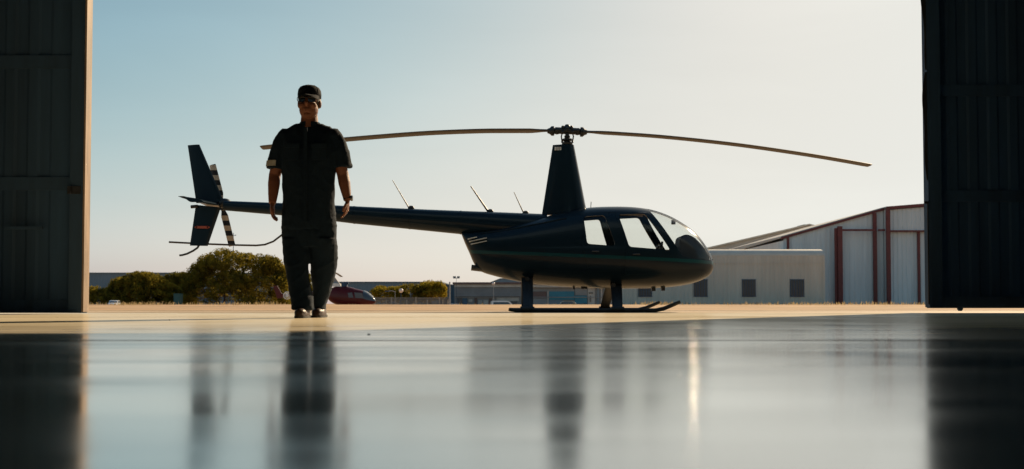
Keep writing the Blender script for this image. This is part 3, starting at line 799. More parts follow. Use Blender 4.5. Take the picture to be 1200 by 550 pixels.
for side, sh, el, wr, hd in ((-1, (331,163), (319.8,205), (320.5,239), (321.5,262)), (1, (391,163), (400.5,205), (407.3,235), (405.3,262))):
    S, E, W, H_ = [Vector((q_(*p)[0], 0, q_(*p)[1])) for p in (sh, el, wr, hd)]
    E.y = .03; W.y = -.06 if side < 0 else -.02; H_.y = W.y-.02
    b.tube([S, S.lerp(E,.5), E, E.lerp(W,.3), E.lerp(W,.7), W], [.044,.050,.046,.047,.038,.029], 16)
    hand(b, W, H_-W, side); arms[side] = (S, E, W, H_)
me = voxel(b, .0042, 2)
me.materials.append(M['skin']); body_o = finish(me, 'body', per, 180)
# shirt
b = MB()
X = lambda px: q_(px, 0)[0]
Zz = lambda py: q_(0, py)[1]
b.hrings([((X(329.5)+X(392))/2,.01,Zz(270),(X(392)-X(329.5))/2,.125),((X(329.5)+X(393))/2,.01,Zz(258),(X(393)-X(329.5))/2,.13),((X(331)+X(391))/2,.01,Zz(238),(X(391)-X(331))/2,.13),
  ((X(330)+X(391.5))/2,.005,Zz(215),(X(391.5)-X(330))/2,.13),((X(329)+X(393))/2,.005,Zz(195),(X(393)-X(329))/2,.132),((X(327.5)+X(395))/2,.01,Zz(178),(X(395)-X(327.5))/2,.128),
  ((X(327)+X(395.5))/2,.018,Zz(163),(X(395.5)-X(327))/2,.115),((X(331)+X(392))/2,.022,Zz(153.5),(X(392)-X(331))/2,.092),((X(338)+X(386))/2,.025,Zz(148.2),(X(386)-X(338))/2,.075),((X(346)+X(377))/2,.022,Zz(144.5),(X(377)-X(346))/2,.062)], 36, p=2.3)
for side in (-1, 1):
    S, E, W, H_ = arms[side]
    if side < 0: T = [Vector((X(334),.01,Zz(158))), Vector((X(329),.012,Zz(168))), Vector((X(324.3),.015,Zz(181))), Vector((X(321.7),.02,Zz(196.5)))]
    else: T = [Vector((X(389),.01,Zz(158))), Vector((X(394),.012,Zz(168))), Vector((X(398.5),.015,Zz(181))), Vector((X(400.8),.02,Zz(195)))]
    b.tube(T, [.066,.072,.070,.069], 22)
    b.ball(T[0]+Vector((side*.005,0,-.012)), (.066,.072,.066), 16)
    b.tube([T[-1]+Vector((0,0,.022)), T[-1]-Vector((0,0,.003))], [.072,.073], 24)
    b.box(min(T[0].x-side*.11, T[0].x+side*.012), max(T[0].x-side*.11, T[0].x+side*.012), -.012, .042, Zz(150.3), Zz(148.6)) if False else None
f1 = fold(.006, 8, 4, 3.3)
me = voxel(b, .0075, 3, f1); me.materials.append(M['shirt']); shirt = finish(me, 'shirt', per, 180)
q = MB()   # collar
n = 26; rs = []
for k in range(n+1):
    a = R(-250) + R(320)*k/n if False else R(-78 + (336)*k/n + 0)
    a = R(285 - 330*k/n - 0)   # open at the front
    a = R(-75 + 330*k/n)
    cx, cy = 0.003+.071*math.cos(a), .016+.068*math.sin(a)
    rs.append([(cx*1.0, cy, Zz(147.8)), (cx*1.0, cy, Zz(141.8)-.004), (cx*1.12, cy*1.12-.002, Zz(142.2)-.004), (cx*1.2, cy*1.2-.002, Zz(148.5))])
q.rings(rs); q.build('collar', M['shirt'], shirt, 40)
for side in (-1, 1):
    q = MB(); q.tube([(side*.09, .012, Zz(147.2)), (side*.155, .012, Zz(150.0)+.004), (side*.20, .012, Zz(154.5)+.008)], [(.006,.026)]*3, 10); q.build('epaulette', M['shirt'], shirt, 60)
for side in (-1, 1):
    q = MB(); x0 = side*.105; q.box(x0-.055, x0+.055, -.142, -.132, Zz(190), Zz(172)); q.box(x0-.058, x0+.058, -.147, -.136, Zz(175.5), Zz(171)); q.build('pocket', M['shirt'], shirt)
q = MB(); q.box(-.014, .014, -.144, -.134, Zz(262), Zz(152))
for k in range(6): q.ball((0, -.145, Zz(160+k*17)), (.006,.003,.006), 8)
q.build('button_placket', M['shirt'], shirt)
T = Vector((X(321.7),.02,Zz(191.5)))
q = MB(); rs = []
for k in range(8):
    a = R(205 + 75*k/7); rs.append([(T.x+.0760*math.cos(a)-.0, T.y+.0760*math.sin(a), T.z-.022), (T.x+.0800*math.cos(a), T.y+.0800*math.sin(a), T.z-.022), (T.x+.0785*math.cos(a)+.004, T.y+.0785*math.sin(a), T.z+.022), (T.x+.0745*math.cos(a)+.004, T.y+.0745*math.sin(a), T.z+.022)])
q.rings(rs); q.build('sleeve_patch', M['patch'], shirt)
# trousers
def XD(px, dy): return (px-600)/F*(PD+dy) - per.location.x
def legr(data, yo):
    return [((XD(a,y_)+XD(c,y_))/2, y_, Zz(z), (XD(c,y_)-XD(a,y_))/2, ry) for a, c, z, y_, ry in data]
b = MB()
b.hrings([((X(331)+X(393))/2,.01,Zz(290),(X(393)-X(331))/2,.115),((X(329.8)+X(393.5))/2,.01,Zz(275),(X(393.5)-X(329.8))/2,.122),((X(330)+X(392.5))/2,.01,Zz(255),(X(392.5)-X(330))/2,.118),((X(333)+X(390))/2,.01,Zz(240),(X(390)-X(333))/2,.11)], 32, p=2.4)
b.hrings(legr([(343,367.5,363,-.125,.10),(342.8,367.6,359,-.125,.10),(341.5,366.8,350,-.115,.088),(339.3,364,340,-.10,.086),(336.5,361.6,327,-.08,.092),(333.8,361.2,312,-.055,.098),(331.3,362.3,296,-.02,.108),(331,362,280,0,.11)],0), 26, p=2.2)
b.hrings(legr([(366.8,381.8,363,.13,.08),(366.5,382.2,357,.13,.085),(366.2,385,349,.125,.086),(366.8,388.3,339,.11,.088),(365,391.5,328,.085,.094),(364,394,312,.05,.10),(362.3,394.6,296,.02,.108),(361,393.8,280,0,.11)],0), 26, p=2.2)
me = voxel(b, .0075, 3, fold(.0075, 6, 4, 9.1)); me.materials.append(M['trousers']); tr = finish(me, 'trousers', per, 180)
# shoes
for cx, cy, z0 in ((XD(354.7,-.16), -.16, 0.0), (XD(374.3,.13), .13, 0.0)):
    s_ = 1
    b = MB()
    b.hrings([(cx,cy,.006,.047,.145),(cx,cy,.022,.050,.150),(cx,cy,.045,.048,.140),(cx,cy+.03,.066,.045,.105),(cx,cy+.06,.085,.042,.07),(cx,cy+.065,.115,.042,.055)], 24, p=2.4)
    b.ball((cx, cy-.08, .042), (.046,.06,.035), 14)
    me = voxel(b, .006, 3); me.materials.append(M['leather']); sh = finish(me, 'shoe', per, 180)
    q = MB(); q.hrings([(cx,cy,.0,.050,.152),(cx,cy,.016,.0515,.154)], 28, p=2.4); q.box(cx-.04, cx+.04, cy+.07, cy+.148, 0.0, .02); q.build('sole', M['rubber'], sh, 40)
    q = MB()
    for k in range(4): q.tube([(cx-.02, cy-.035+k*.022, .079+k*.006), (cx+.02, cy-.035+k*.022, .079+k*.006)], .0035, 6)
    q.build('laces', M['black'], sh)
# cap
b = MB()
zc = hc.z+.048
b.hrings([(0,.008,zc-.012,.090,.108),(0,.008,zc+.02,.092,.110),(0,.01,zc+.05,.088,.104),(0,.012,zc+.072,.074,.088),(0,.014,zc+.087,.048,.058),(0,.014,zc+.093,.012,.014)], 32)
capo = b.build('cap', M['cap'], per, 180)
q = MB(); rs = []
for k in range(17):
    a = R(200 + 140*k/16); ex = .055*math.sin(math.pi*k/16)**.6
    r0 = Vector((.089*math.cos(a), .008+.107*math.sin(a), 0)); r1 = Vector((.094*math.cos(a), .008+.113*math.sin(a)-ex*1.35, 0))
    dz0, dz1 = zc-.004, zc-.018-.02*abs(math.cos(a))
    rs.append([(r0.x, r0.y, dz0), (r1.x, r1.y, dz1), (r1.x, r1.y, dz1+.005), (r0.x, r0.y, dz0+.008)])
q.rings(rs); q.build('brim', M['cap'], capo, 60)
q = MB(); q.ball((0,.014,zc+.094), (.009,.009,.005), 10)
for k in range(6):
    a = math.pi*k/3 + .5
    q.tube([(.0925*math.cos(a), .008+.1105*math.sin(a), zc+.018), (.0885*math.cos(a), .01+.1045*math.sin(a), zc+.05), (.0745*math.cos(a), .012+.0885*math.sin(a), zc+.0725), (.049*math.cos(a), .014+.059*math.sin(a), zc+.0875), (.004*math.cos(a), .014, zc+.0945)], .0016, 5)
q.build('cap_seam', M['cap'], capo, 60)
q = MB(); q.hrings([(0,.03,hc.z-.03,.081,.082),(0,.026,hc.z+.0,.084,.09),(0,.02,hc.z+.045,.086,.10)], 26); q.build('hair', M['hair'], per, 180)
# sunglasses
q = MB(); 
for sx in (-1, 1):
    pts_ = []
    for k in range(16):
        a = 2*math.pi*k/16; pts_.append((sx*.036+.030*math.copysign(abs(math.cos(a))**.75, math.cos(a)), .020*math.copysign(abs(math.sin(a))**.8, math.sin(a))))
    rs = []
    for off in (0, .004):
        rs.append([(x, -.102-off+ (abs(x)**2)*5.5, hc.z+.008+z) for x, z in pts_])
    q.rings(rs if sx > 0 else rs)
glo = q.build('sunglasses', M['lens'], per, 50)
q = MB(); q.tube([(-.066,-.080,hc.z+.02),(-.03,-.104,hc.z+.026),(0,-.107,hc.z+.022),(.03,-.104,hc.z+.026),(.066,-.080,hc.z+.02)], .0028, 8)
for sx in (-1, 1): q.tube([(sx*.067,-.080,hc.z+.016),(sx*.086,-.03,hc.z+.014),(sx*.089,.02,hc.z+.008)], .003, 6)
q.build('frame', M['black'], glo, 60)
# watch on the +x wrist
S, E, W, H_ = arms[1]; dirw = (W-E).normalized(); wc = W - dirw*.018
q = MB(); rs = []
q.tube([wc-dirw*.012, wc+dirw*.012], [(.033,.031),(.032,.030)], 20); wt = q.build('watch', M['watch'], per, 50)
q = MB(); q.tube([wc+Vector((.030,0,0)), wc+Vector((.043,0,0))], [.023,.021], 20, up=(0,0,1)); q.build('watch_case', M['metal'], wt, 40)
b = MB(); b.hrings([((X(330.5)+X(391.5))/2,.01,Zz(268.5),.212,.128),((X(330.5)+X(391.5))/2,.01,Zz(267),.2135,.1295)], 30, p=2.4)

# ------------------------------------------------------------------ corrugated sheet
def corr(q, x0, x1, y, z0, ztop, pitch=.25, dep=.04, mi=0):
    """ribbed wall facing -Y; ztop is a number or a function of x"""
    zf_ = ztop if callable(ztop) else (lambda x: ztop)
    n = max(1, int(round((x1-x0)/pitch))); p = (x1-x0)/n; pr = []
    for i in range(n):
        a = x0+i*p; pr += [(a, 0), (a+p*.4, 0), (a+p*.5, -dep), (a+p*.9, -dep)]
    pr.append((x1, 0)); m_ = len(pr)
    vs = [(a, y+d, z0) for a, d in pr] + [(a, y+d, zf_(a)) for a, d in pr]
    q.add(vs, [(i, i+1, m_+i+1, m_+i) for i in range(m_-1)], mi); return q
def lx(px, D): return (px-600)/F*D
def lz(py, D): return CAMH+(HY-py)/F*D
def rel(q, loc):
    q.v = [(a-loc[0], b-loc[1], c-loc[2]) for a, b, c in q.v]; return q

# low cream building with dark windows
D1 = 60.0; x0, x1 = lx(722, D1), lx(965.5, D1); zb = -.4; zt1 = lz(299.5, D1); zt2 = lz(291.6, D1)
lb = thing('low_building', 'long low cream corrugated building with small dark windows behind the helicopter nose', 'building', ((x0+x1)/2, D1, zb))
o_ = lb.location
q = MB(); corr(q, x0, x1, D1, zb, zt1, .25, .022); rel(q, o_).build('front_wall', M['cream_metal'], lb)
prof = [(D1-.02, zt1-.02), (D1-.02, zt1+.01), (D1+.05, zt1+.14), (D1+.18, zt1+.26), (D1+.38, zt1+.345), (D1+.7, zt2+.0), (D1+9, zt2+.35), (D1+9, zb), (D1+8.8, zb), (D1+.3, zt1-.02)]
q = MB(); q.prism_yz([(p[0], p[1]) for p in prof[:7]] + [(D1+9, zt2+.28), (D1+.72, zt2-.08), (D1+.3, zt1+.16), (D1+.06, zt1-.02)], x0, x1+.03)
rel(q, o_).build('roof', M['cream_roof'], lb, 35)
q = MB(); q.prism_yz([(D1+.02, zb), (D1+.02, zt1), (D1+.22, zt1+.2), (D1+.7, zt2-.1), (D1+9, zt2+.25), (D1+9, zb)], x1-.15, x1-.02); rel(q, o_).build('end_wall', M['cream_metal'], lb)
q = MB(); q.box(x0, x1+.02, D1-.055, D1-.04, lz(308.5, D1)-.03, lz(308.5, D1)+.03); q.box(x1-.06, x1+.05, D1-.07, D1+.04, zb, zt1); rel(q, o_).build('trim', M['cream_metal'], lb)
for a, b_ in ((748, 763.5), (813, 828.5), (869.5, 885), (926, 941.5)):
    q = MB(); wa, wb = lx(a, D1), lx(b_, D1); za, zc_ = lz(347.2, D1), lz(328.2, D1)
    q.box(wa, wb, D1-.035, D1-.052, za, zc_); w_ = rel(q, o_).build('window', M['window_dark'], lb)
    q = MB(); t = .035
    for k in range(6):
        xx = wa+(wb-wa)*k/5; q.box(xx-.014, xx+.014, D1-.075, D1-.06, za, zc_)
    q.box(wa-t, wb+t, D1-.08, D1-.053, zc_, zc_+t); q.box(wa-t, wb+t, D1-.08, D1-.053, za-t, za)
    rel(q, o_).build('security_bars', M['steel_dark'], w_)

# big pale hangar with red steel
D2 = 68.0; zb = -.6
bh = thing('far_hangar', 'pale corrugated hangar with red steel columns and red roof trim at the right', 'hangar', (lx(1040, D2), D2, zb)); o_ = bh.location
xa, xm, xr = lx(917, D2), lx(1036, D2), lx(1300, D2)
za, zm, zr = lz(278.5, D2), lz(244.3, D2), lz(216, D2)
q = MB(); corr(q, xa+.1, xm, D2, zb, lambda x: za+(zm-za)*(x-xa)/(xm-xa)-.12, .35, .03); rel(q, o_).build('gable_wall', M['blue_metal'], bh)
q = MB(); q.prism_xz([(xa+.1, zb), (xr, zb), (xr, zm-.2), (xm, zm-.2), (xa+.1, za-.2)], D2+.05, D2+17); rel(q, o_).build('wall', M['blue_metal'], bh)
q = MB(); q.box(xm+.03, xm+.05, D2-.55, D2+.05, zb, zm-.1); rel(q, o_).build('door_return', M['blue_metal'], bh)
q = MB(); corr(q, xm+.05, xr, D2-.5, lz(271.5, D2), lambda x: zm-.06+(lz(240,D2)-zm)*(x-xm)/(lx(1090,D2)-xm)-.1, .3, .04); rel(q, o_).build('upper_panel', M['blue_metal'], bh)
q = MB(); corr(q, xm+.05, xr, D2-.38, zb, lz(272.5, D2), .3, .04); rel(q, o_).build('sliding_door', M['blue_metal'], bh)
q = MB()
def slab(q, p0, p1, y0, y1, t): q.prism_xz([p0, p1, (p1[0], p1[1]+t), (p0[0], p0[1]+t)], y0, y1)
slab(q, (xa-.1, za-.13), (xm, zm-.13), D2-.18, D2-.06, .15); slab(q, (xm+.002, zm-.13), (xr, zm-.13+(lz(240,D2)-zm)*(xr-xm)/(lx(1090,D2)-xm)), D2-.7, D2-.55, .2); rel(q, o_).build('roof_trim', M['red_steel'], bh)
q = MB(); slab(q, (xa-.1, za+.0), (xm, zm+.0), D2-.05, D2+18, .08); slab(q, (xm+.003, zm+.0), (xr, zm+(lz(240,D2)-zm)*(xr-xm)/(lx(1090,D2)-xm)), D2-.54, D2+18, .08); rel(q, o_).build('roof', M['grey_roof'], bh)
for a, b_, top, yo in ((979, 984.5, 266, -.62), (1022.5, 1026.5, 250, -.3), (1034.3, 1038.8, 245, -.85), (1072, 1074.5, 271.5, -.62), (922, 924.5, 277.3, -.2)):
    q = MB(); q.box(lx(a, D2), lx(b_, D2), D2+yo, D2+yo+.16, zb, lz(top, D2)); rel(q, o_).build('column', M['red_steel'], bh)
q = MB(); q.box(lx(984.6,D2), lx(1022.4,D2), D2-.6, D2-.48, lz(271.5,D2), lz(269.3,D2)); q.box(lx(1026.6,D2), lx(1034.2,D2), D2-.6, D2-.48, lz(271.5,D2), lz(269.3,D2)); q.box(lx(1038.9,D2), xr, D2-.75, D2-.6, lz(272.6,D2), lz(270.8,D2)); rel(q, o_).build('beam', M['red_steel'], bh)
q = MB(); q.box(lx(976,D2), lx(978.8,D2), D2-.5, D2-.4, zb, lz(268,D2)); rel(q, o_).build('door_stop', M['red_steel'], bh)
# grey roof farther behind
D3 = 105.0; zb = -.9
gr = thing('rear_shed', 'shed with wide grey pitched roof showing above the low cream building', 'building', (lx(900, D3), D3, zb)); o_ = gr.location
q = MB(); q.prism_xz([(lx(827,D3), zb), (lx(827,D3), lz(292.5,D3)), (lx(948,D3), lz(264.5,D3)), (lx(1080,D3), lz(294,D3)), (lx(1080,D3), zb)], D3, D3+22); rel(q, o_).build('wall', M['grey_roof'], gr)
q = MB(); slab(q, (lx(822,D3), lz(293.5,D3)), (lx(948,D3), lz(264.2,D3)), D3-.3, D3+22.3, .15); slab(q, (lx(948,D3), lz(264.2,D3)), (lx(1085,D3), lz(295,D3)), D3-.3, D3+22.3, .15); rf = rel(q, o_).build('roof', M['cream_roof'], gr)
q = MB(); q.box(lx(944,D3), lx(951,D3), D3+.5, D3+3, lz(265,D3), lz(262.6,D3)); rel(q, o_).build('ridge_vent', M['grey_roof'], rf)

# ------------------------------------------------------------------ far buildings
def box_building(name, label, x0p, x1p, top, D, depth, m, roofm, overhang=.3, zb=-1.5):
    t = thing(name, label, 'building', (lx((x0p+x1p)/2, D), D, zb)); o_ = t.location
    q = MB(); corr(q, lx(x0p,D), lx(x1p,D), D, zb, lz(top,D)-.2, .6, .05); q.box(lx(x0p,D), lx(x1p,D), D+.05, D+depth, zb, lz(top,D)-.2); rel(q, o_).build('wall', m, t)
    q = MB(); q.box(lx(x0p,D)-overhang, lx(x1p,D)+overhang, D-overhang, D+depth+overhang, lz(top,D)-.195, lz(top,D)); rel(q, o_).build('roof', roofm, t)
    return t
box_building('warehouse', 'long blue grey flat roofed warehouse behind the trees at the left door', 20, 352, 319.6, 230, 30, M['far_blue'], M['far_blue'])
box_building('warehouse', 'blue grey flat roofed warehouse behind the hedge and red helicopter', 396, 517, 330.3, 235, 30, M['far_blue'], M['far_navy'])
nb = box_building('shop_block', 'narrow dark blue block between the hedge and the grey striped building', 513.5, 533.5, 333.5, 206, 12, M['far_navy'], M['far_navy'])
# striped workshop row
D4 = 200.0; zb = -1.5
wr_ = thing('workshop', 'long grey striped flat roofed workshop with shop fronts seen under the tail boom', 'building', (lx(620,D4), D4, zb)); o_ = wr_.location
xa, xb = lx(532.5,D4), lx(729,D4)
q = MB(); q.box(xa, xb, D4+.3, D4+20, zb, lz(332.5,D4)); rel(q, o_).build('wall', M['far_grey'], wr_)
q = MB(); q.box(xa-.3, xb, D4-.9, D4+20.3, lz(333.2,D4), lz(331,D4)); rel(q, o_).build('roof', M['far_brown'], wr_)
q = MB(); q.box(xa, xb, D4-.5, D4+.28, lz(337,D4), lz(333.4,D4)); rel(q, o_).build('fascia', M['far_light'], wr_)
q = MB()
for k in range(5):
    z1 = lz(337.4+k*2.0, D4); q.prism_yz([(D4+.28, z1), (D4+.28, z1-.30), (D4-.35, z1-.33), (D4-.2, z1-.02)], xa, lx(614,D4))
rel(q, o_).build('louvre_band', M['far_grey'], wr_)
q = MB(); q.box(xa, xb, D4-.1, D4+.28, lz(349,D4), lz(348,D4)); rel(q, o_).build('canopy', M['far_grey'], wr_)
for a, b_, t, bt, m, nm in ((536,541,349.5,357,'glass_far','window'),(542,547.5,349.5,357,'far_navy','shop_door'),(549,553.5,351,354,'far_light','sign_panel'),(556,559,349.5,357,'far_brown','shop_door'),
     (560.5,565,352,358,'far_light','shop_door'),(566.5,572,352,358,'far_light','shop_door'),(573,576.5,350,358,'far_brown','shop_door'),(577.5,579.2,346,358,'far_light','pillar'),
     (582,608,348.8,353,'far_light','sign_panel'),(583,597,353.5,358,'far_navy','roller_door'),(599,606,353.5,358,'glass_far','window'),(611,613.5,343,358,'far_light','pillar'),
     (624.5,640.5,341.8,349.5,'far_brown','roller_door'),(625,640.5,350,359,'far_grey','roller_door'),(641.3,643,341,359,'far_light','pillar'),
     (643.5,673,341.8,351.6,'far_cyan','blue_panel'),(643.5,660,352,359,'far_blue','roller_door'),(673.5,688,346.5,356,'far_cyan','blue_panel'),(674,688,338,346,'far_grey','sign_panel'),
     (688.8,697,337,358,'far_light','pillar'),(700,702,338,358,'far_blue','pillar'),(704,705.6,338,358,'far_light','pillar'),(708,709.4,338,358,'far_blue','pillar')):
    q = MB(); q.box(lx(a,D4), lx(b_,D4), D4+.06, D4+.29, max(zb, lz(bt,D4)), lz(t,D4)); rel(q, o_).build(nm, M[m], wr_)
q = MB(); q.box(lx(690,D4), lx(695,D4), D4-.02, D4+.05, lz(344.5,D4), lz(342.5,D4)); q.box(lx(691,D4), lx(692.5,D4), D4-.02, D4+.05, lz(354,D4), lz(347,D4)); rel(q, o_).build('window', M['glass_far'], wr_)
ub = thing('roof_shed', 'pale blue low pitched roof just behind the grey striped workshop', 'building', (lx(600,226), 226, -1.5)); o_ = ub.location
q = MB(); q.prism_xz([(lx(576,226), -1.5), (lx(576,226), lz(331,226)), (lx(586,226), lz(327,226)), (lx(640,226), lz(326.2,226)), (lx(640,226), -1.5)], 226, 238); rel(q, o_).build('wall', M['far_blue'], ub)
q = MB(); slab(q, (lx(575,226), lz(331.2,226)), (lx(586,226), lz(326.8,226)), 225.8, 238.2, .1); slab(q, (lx(586,226)+.01, lz(326.8,226)), (lx(641,226), lz(326,226)), 225.8, 238.2, .1); rel(q, o_).build('roof', M['far_light'], ub)

# poles and lamps
def pole(name, label, px, top, D, r, m, head=None, cat='pole', zb=-1.4, grp=None):
    t = thing(name, label, cat, (lx(px,D), D, zb)); h_ = lz(top,D)-zb
    if grp: t['group'] = grp
    q = MB(); q.tube([(0,0,-.1),(0,0,h_)], [r*1.25, r*.8], 10); q.build('post', m, t, 60)
    if head == 'globe':
        q = MB(); q.ball((0,0,h_+.22), (.32,.32,.32), 14); q.build('lamp_globe', M['lamp_pink'], t, 60)
    elif head == 'arm':
        q = MB(); q.tube([(0,0,h_-.1),(-.5,0,h_+.05),(-1.0,0,h_)], .05, 8); q.build('arm', m, t, 60)
        q = MB(); q.box(-1.5,-.9,-.15,.15,h_-.1,h_+.06); q.build('lamp_head', M['steel_dark'], t)
    elif head == 'flood':
        q = MB(); q.box(-.6,.6,-.06,.06,h_-.12,h_); q.build('crossbar', m, t)
        q = MB(); q.box(-.65,-.1,-.3,.1,h_+.02,h_+.3); q.box(.15,.65,-.3,.1,h_+.02,h_+.3); q.build('floodlight', M['steel_dark'], t)
    elif head == 'tee':
        q = MB(); q.box(-.42,.42,-.04,.04,h_-.5,h_-.42); q.ball((-.38,0,h_-.38),(.08,.08,.1),8); q.ball((.38,0,h_-.38),(.08,.08,.1),8); q.build('crossarm', m, t)
    return t
pole('utility_pole', 'thin utility pole with short crossarm rising behind the big tree', 273, 273, 176, .06, M['steel_dark'], 'tee', 'pole')
pole('gate_post', 'thick pale grey pole at the right end of the slatted fence', 527, 330.5, 170, .14, M['pole'], None, 'pole')
pole('flood_light', 'small twin floodlight on thin pole above the dark blue block', 534.8, 325.8, 198, .035, M['steel_dark'], 'flood', 'lamp')
pole('street_lamp', 'white globe lamp on thin post in front of the dark hedge', 470, 342.5, 150, .05, M['steel_dark'], 'globe', 'lamp')
pole('street_lamp', 'globe lamp rising at the roof edge of the striped workshop', 578.2, 334, 194, .06, M['pole'], 'globe', 'lamp')
pole('street_lamp', 'small lamp with a short flat arm left of the globe lamp', 463, 341.3, 150, .04, M['pole'], 'arm', 'lamp')

# fence in front of the hedge
D5 = 145.0
fn = thing('slat_fence', 'brown slatted fence with pale posts below the hedge', 'fence', (lx(485,D5), D5, -1.4)); o_ = fn.location
q = MB()
xa, xb = lx(438,D5), lx(526,D5); nn = int((xb-xa)/.16)
for i in range(nn):
    a = xa+(xb-xa)*i/nn; q.box(a, a+.11, D5-.03, D5+.03, -1.4, lz(348.4+.5*random.random(), D5))
q.box(xa, xb, D5+.03, D5+.08, lz(351,D5)-.05, lz(351,D5)+.05); q.box(xa, xb, D5+.03, D5+.08, -.9, -.8)
rel(q, o_).build('slat_panel', M['fence'], fn)
for a, top in ((440,348.5),(452.8,351.5),(459,348.5),(476.8,351.5),(487.4,348.2),(501,351.5),(515,349),(519,351),(525,351.5)):
    q = MB(); q.box(lx(a,D5)-.09, lx(a,D5)+.09, D5-.15, D5-.04, -1.4, lz(top,D5)); rel(q, o_).build('post', M['fence_post'], fn)

# ------------------------------------------------------------------ cars
def car(name, label, x, y, z, rz, m, kind='hatch', s=1.0):
    t = thing(name, label, 'car', (x, y, z), rz)
    if kind == 'hatch':
        prof = [(-2.0,.35),(-2.05,.75),(-1.9,.95),(-1.55,1.38),(-1.1,1.46),(.1,1.45),(.45,1.35),(1.0,.98),(1.85,.82),(2.05,.6),(2.05,.35)]
        win = [(-1.6,1.0),(-1.38,1.33),(.1,1.37),(.75,1.0)]
    else:
        prof = [(-2.3,.4),(-2.35,1.0),(-2.3,1.85),(-2.1,1.98),(.6,1.98),(1.0,1.85),(1.7,1.15),(2.35,.95),(2.45,.6),(2.45,.4)]
        win = [(-2.0,1.2),(-1.95,1.75),(.75,1.75),(1.35,1.2)]
    q = MB(); sec = []
    pr = rounded(prof, .12, 3)
    lay = []
    for yy in (-.84, -.8, .8, .84):
        k = .97 if abs(yy) > .82 else 1
        lay.append([(a*k, yy*(1-.16*max(0, (c-.9))), c if c < .9 else .9+(c-.9)*k) for a, c in pr])
    q.rings(lay); bd = q.build('body', m, t, 30)
    for sy in (-1, 1):
        q = MB(); q.add([(a, sy*(.845*(1-.16*max(0, c-.9))), c) for a, c in win], [(0,1,2,3)]); 
        q.add([(a, sy*(.835*(1-.16*max(0, c-.9))), c) for a, c in win], [(3,2,1,0)]); q.build('side_window', M['glass_far'], t)
    fw = (.55, 1.30, .98, 1.01) if kind == 'hatch' else (1.05, 1.78, 1.62, 1.25)
    q = MB(); q.add([(fw[0]+.03,-.66,fw[1]),(fw[0]+.03,.66,fw[1]),(fw[2]+.03,.74,fw[3]),(fw[2]+.03,-.74,fw[3])], [(0,1,2,3)]); q.build('windscreen', M['glass_far'], t)
    for wx in (-1.3, 1.3):
        for sy in (-1, 1):
            q = MB(); q.tube([(wx, sy*.62, .32),(wx, sy*.86, .32)], .32, 18); w_ = q.build('wheel', M['tyre'], t, 40)
            q = MB(); q.tube([(wx, sy*.80, .32),(wx, sy*.87, .32)], .19, 14); q.build('rim', M['metal'], w_, 40)
    for sy in (-1, 1):
        q = MB(); q.ball((2.0 if kind == 'hatch' else 2.38, sy*.62, .68), (.08,.16,.08), 10); q.build('headlight', M['lamp_pink'], t)
    return t
car('parked_car', 'white car half hidden by the ground left of the round bush', lx(134,150), 150, gz(lx(134,150),150)+.3, R(-80), M['car_white']).scale = (.75, .75, .75)
car('parked_car', 'white car whose roof just shows beside the thick grey pole', lx(536,195), 195, -1.36, 0, M['car_white'])
car('parked_van', 'white van in front of the workshop under the helicopter tail', lx(590,186), 186, -1.36, R(10), M['car_white'], 'van')['category'] = 'van'
car('parked_car', 'dark green car in front of the blue panel under the helicopter', lx(668.5,176), 176, -.95, R(5), M['car_green'], 'hatch')
bn = thing('waste_container', 'teal metal container half behind the round bush', 'container', (lx(209,158), 158, -.8))
q = MB(); q.prism_xz([(-.45,.1),(.45,.1),(.5,2.35),(-.5,2.35)], -.7, .7); q.build('tub', M['teal_bin'], bn)
q = MB(); q.box(-.54,.54,-.75,.75,2.36,2.46); q.build('lid', M['teal_bin'], bn)
q = MB(); [q.ball((sx*.35, -.5, .08), (.1,.06,.1), 8) for sx in (-1,1)]; q.build('wheel', M['tyre'], bn)

# ------------------------------------------------------------------ red helicopter (rotor blades parked fore and aft of the view)
RD = 84.0
rh = thing('helicopter', 'small dark red helicopter parked far off behind the walking man', 'helicopter', (lx(388,RD), RD, -.58))
ls = lambda px, py: (lx(px,RD)-rh.location.x, lz(py,RD)-rh.location.z)
st = [(383,341,349,.25),(388,338,354,.42),(394,335.8,357,.55),(402,335.6,358.6,.62),(410,336.5,359,.64),(418,338.8,359,.64),(426,340.8,358.8,.58),(432,344,358,.48),(437,348.5,357,.3),(440,352.3,355,.12),(440.6,353.4,353.8,.02)]
q = MB(); rs = []
for px, a, c, w_ in catmull(st, 3):
    x, zt_ = ls(px, a); _, zb_ = ls(px, c); mid = (zt_+zb_)/2-.1*(zt_-zb_); ring = []
    for k in range(28):
        an = 2*math.pi*k/28; cc, ss = math.cos(an), math.sin(an)
        ring.append((x, w_*math.copysign(abs(cc)**.85, cc), mid+(zt_-mid if ss > 0 else mid-zb_)*math.copysign(abs(ss)**.85, ss)))
    rs.append(ring)
q.rings(rs); q.build('fuselage', M['heli_red'], rh, 50)
def side_pane(poly, nm, y=-.66, m='glass_far'):
    for s_ in (-1, 1):
        q = MB(); q.prism_xz([ls(*p) for p in poly], s_*abs(y), s_*(abs(y)-.1)); q.build(nm, M[m], rh)
side_pane([(409,343.5),(414,343),(415.5,349),(410,349)], 'side_window', .645); side_pane([(416.5,343),(425,343.5),(428.5,350),(418,349.3)], 'side_window', .645)
q = MB(); rs = []
for px, a, c, w_ in catmull([(426,340.7,350,.58),(431,343,351.5,.5),(435.5,346.7,352.5,.37),(438.6,350,353,.22),(440.2,352.4,353.2,.08)], 3):
    x, zt_ = ls(px, a-.15); _, zb_ = ls(px, c); ring = []
    for k in range(15):
        an = math.pi*k/14; ring.append((x+.01, (w_+.015)*math.cos(an), zb_+(zt_-zb_)*math.sin(an)**.9))
    rs.append(ring)
v = [p for r in rs for p in r]; n15 = 15
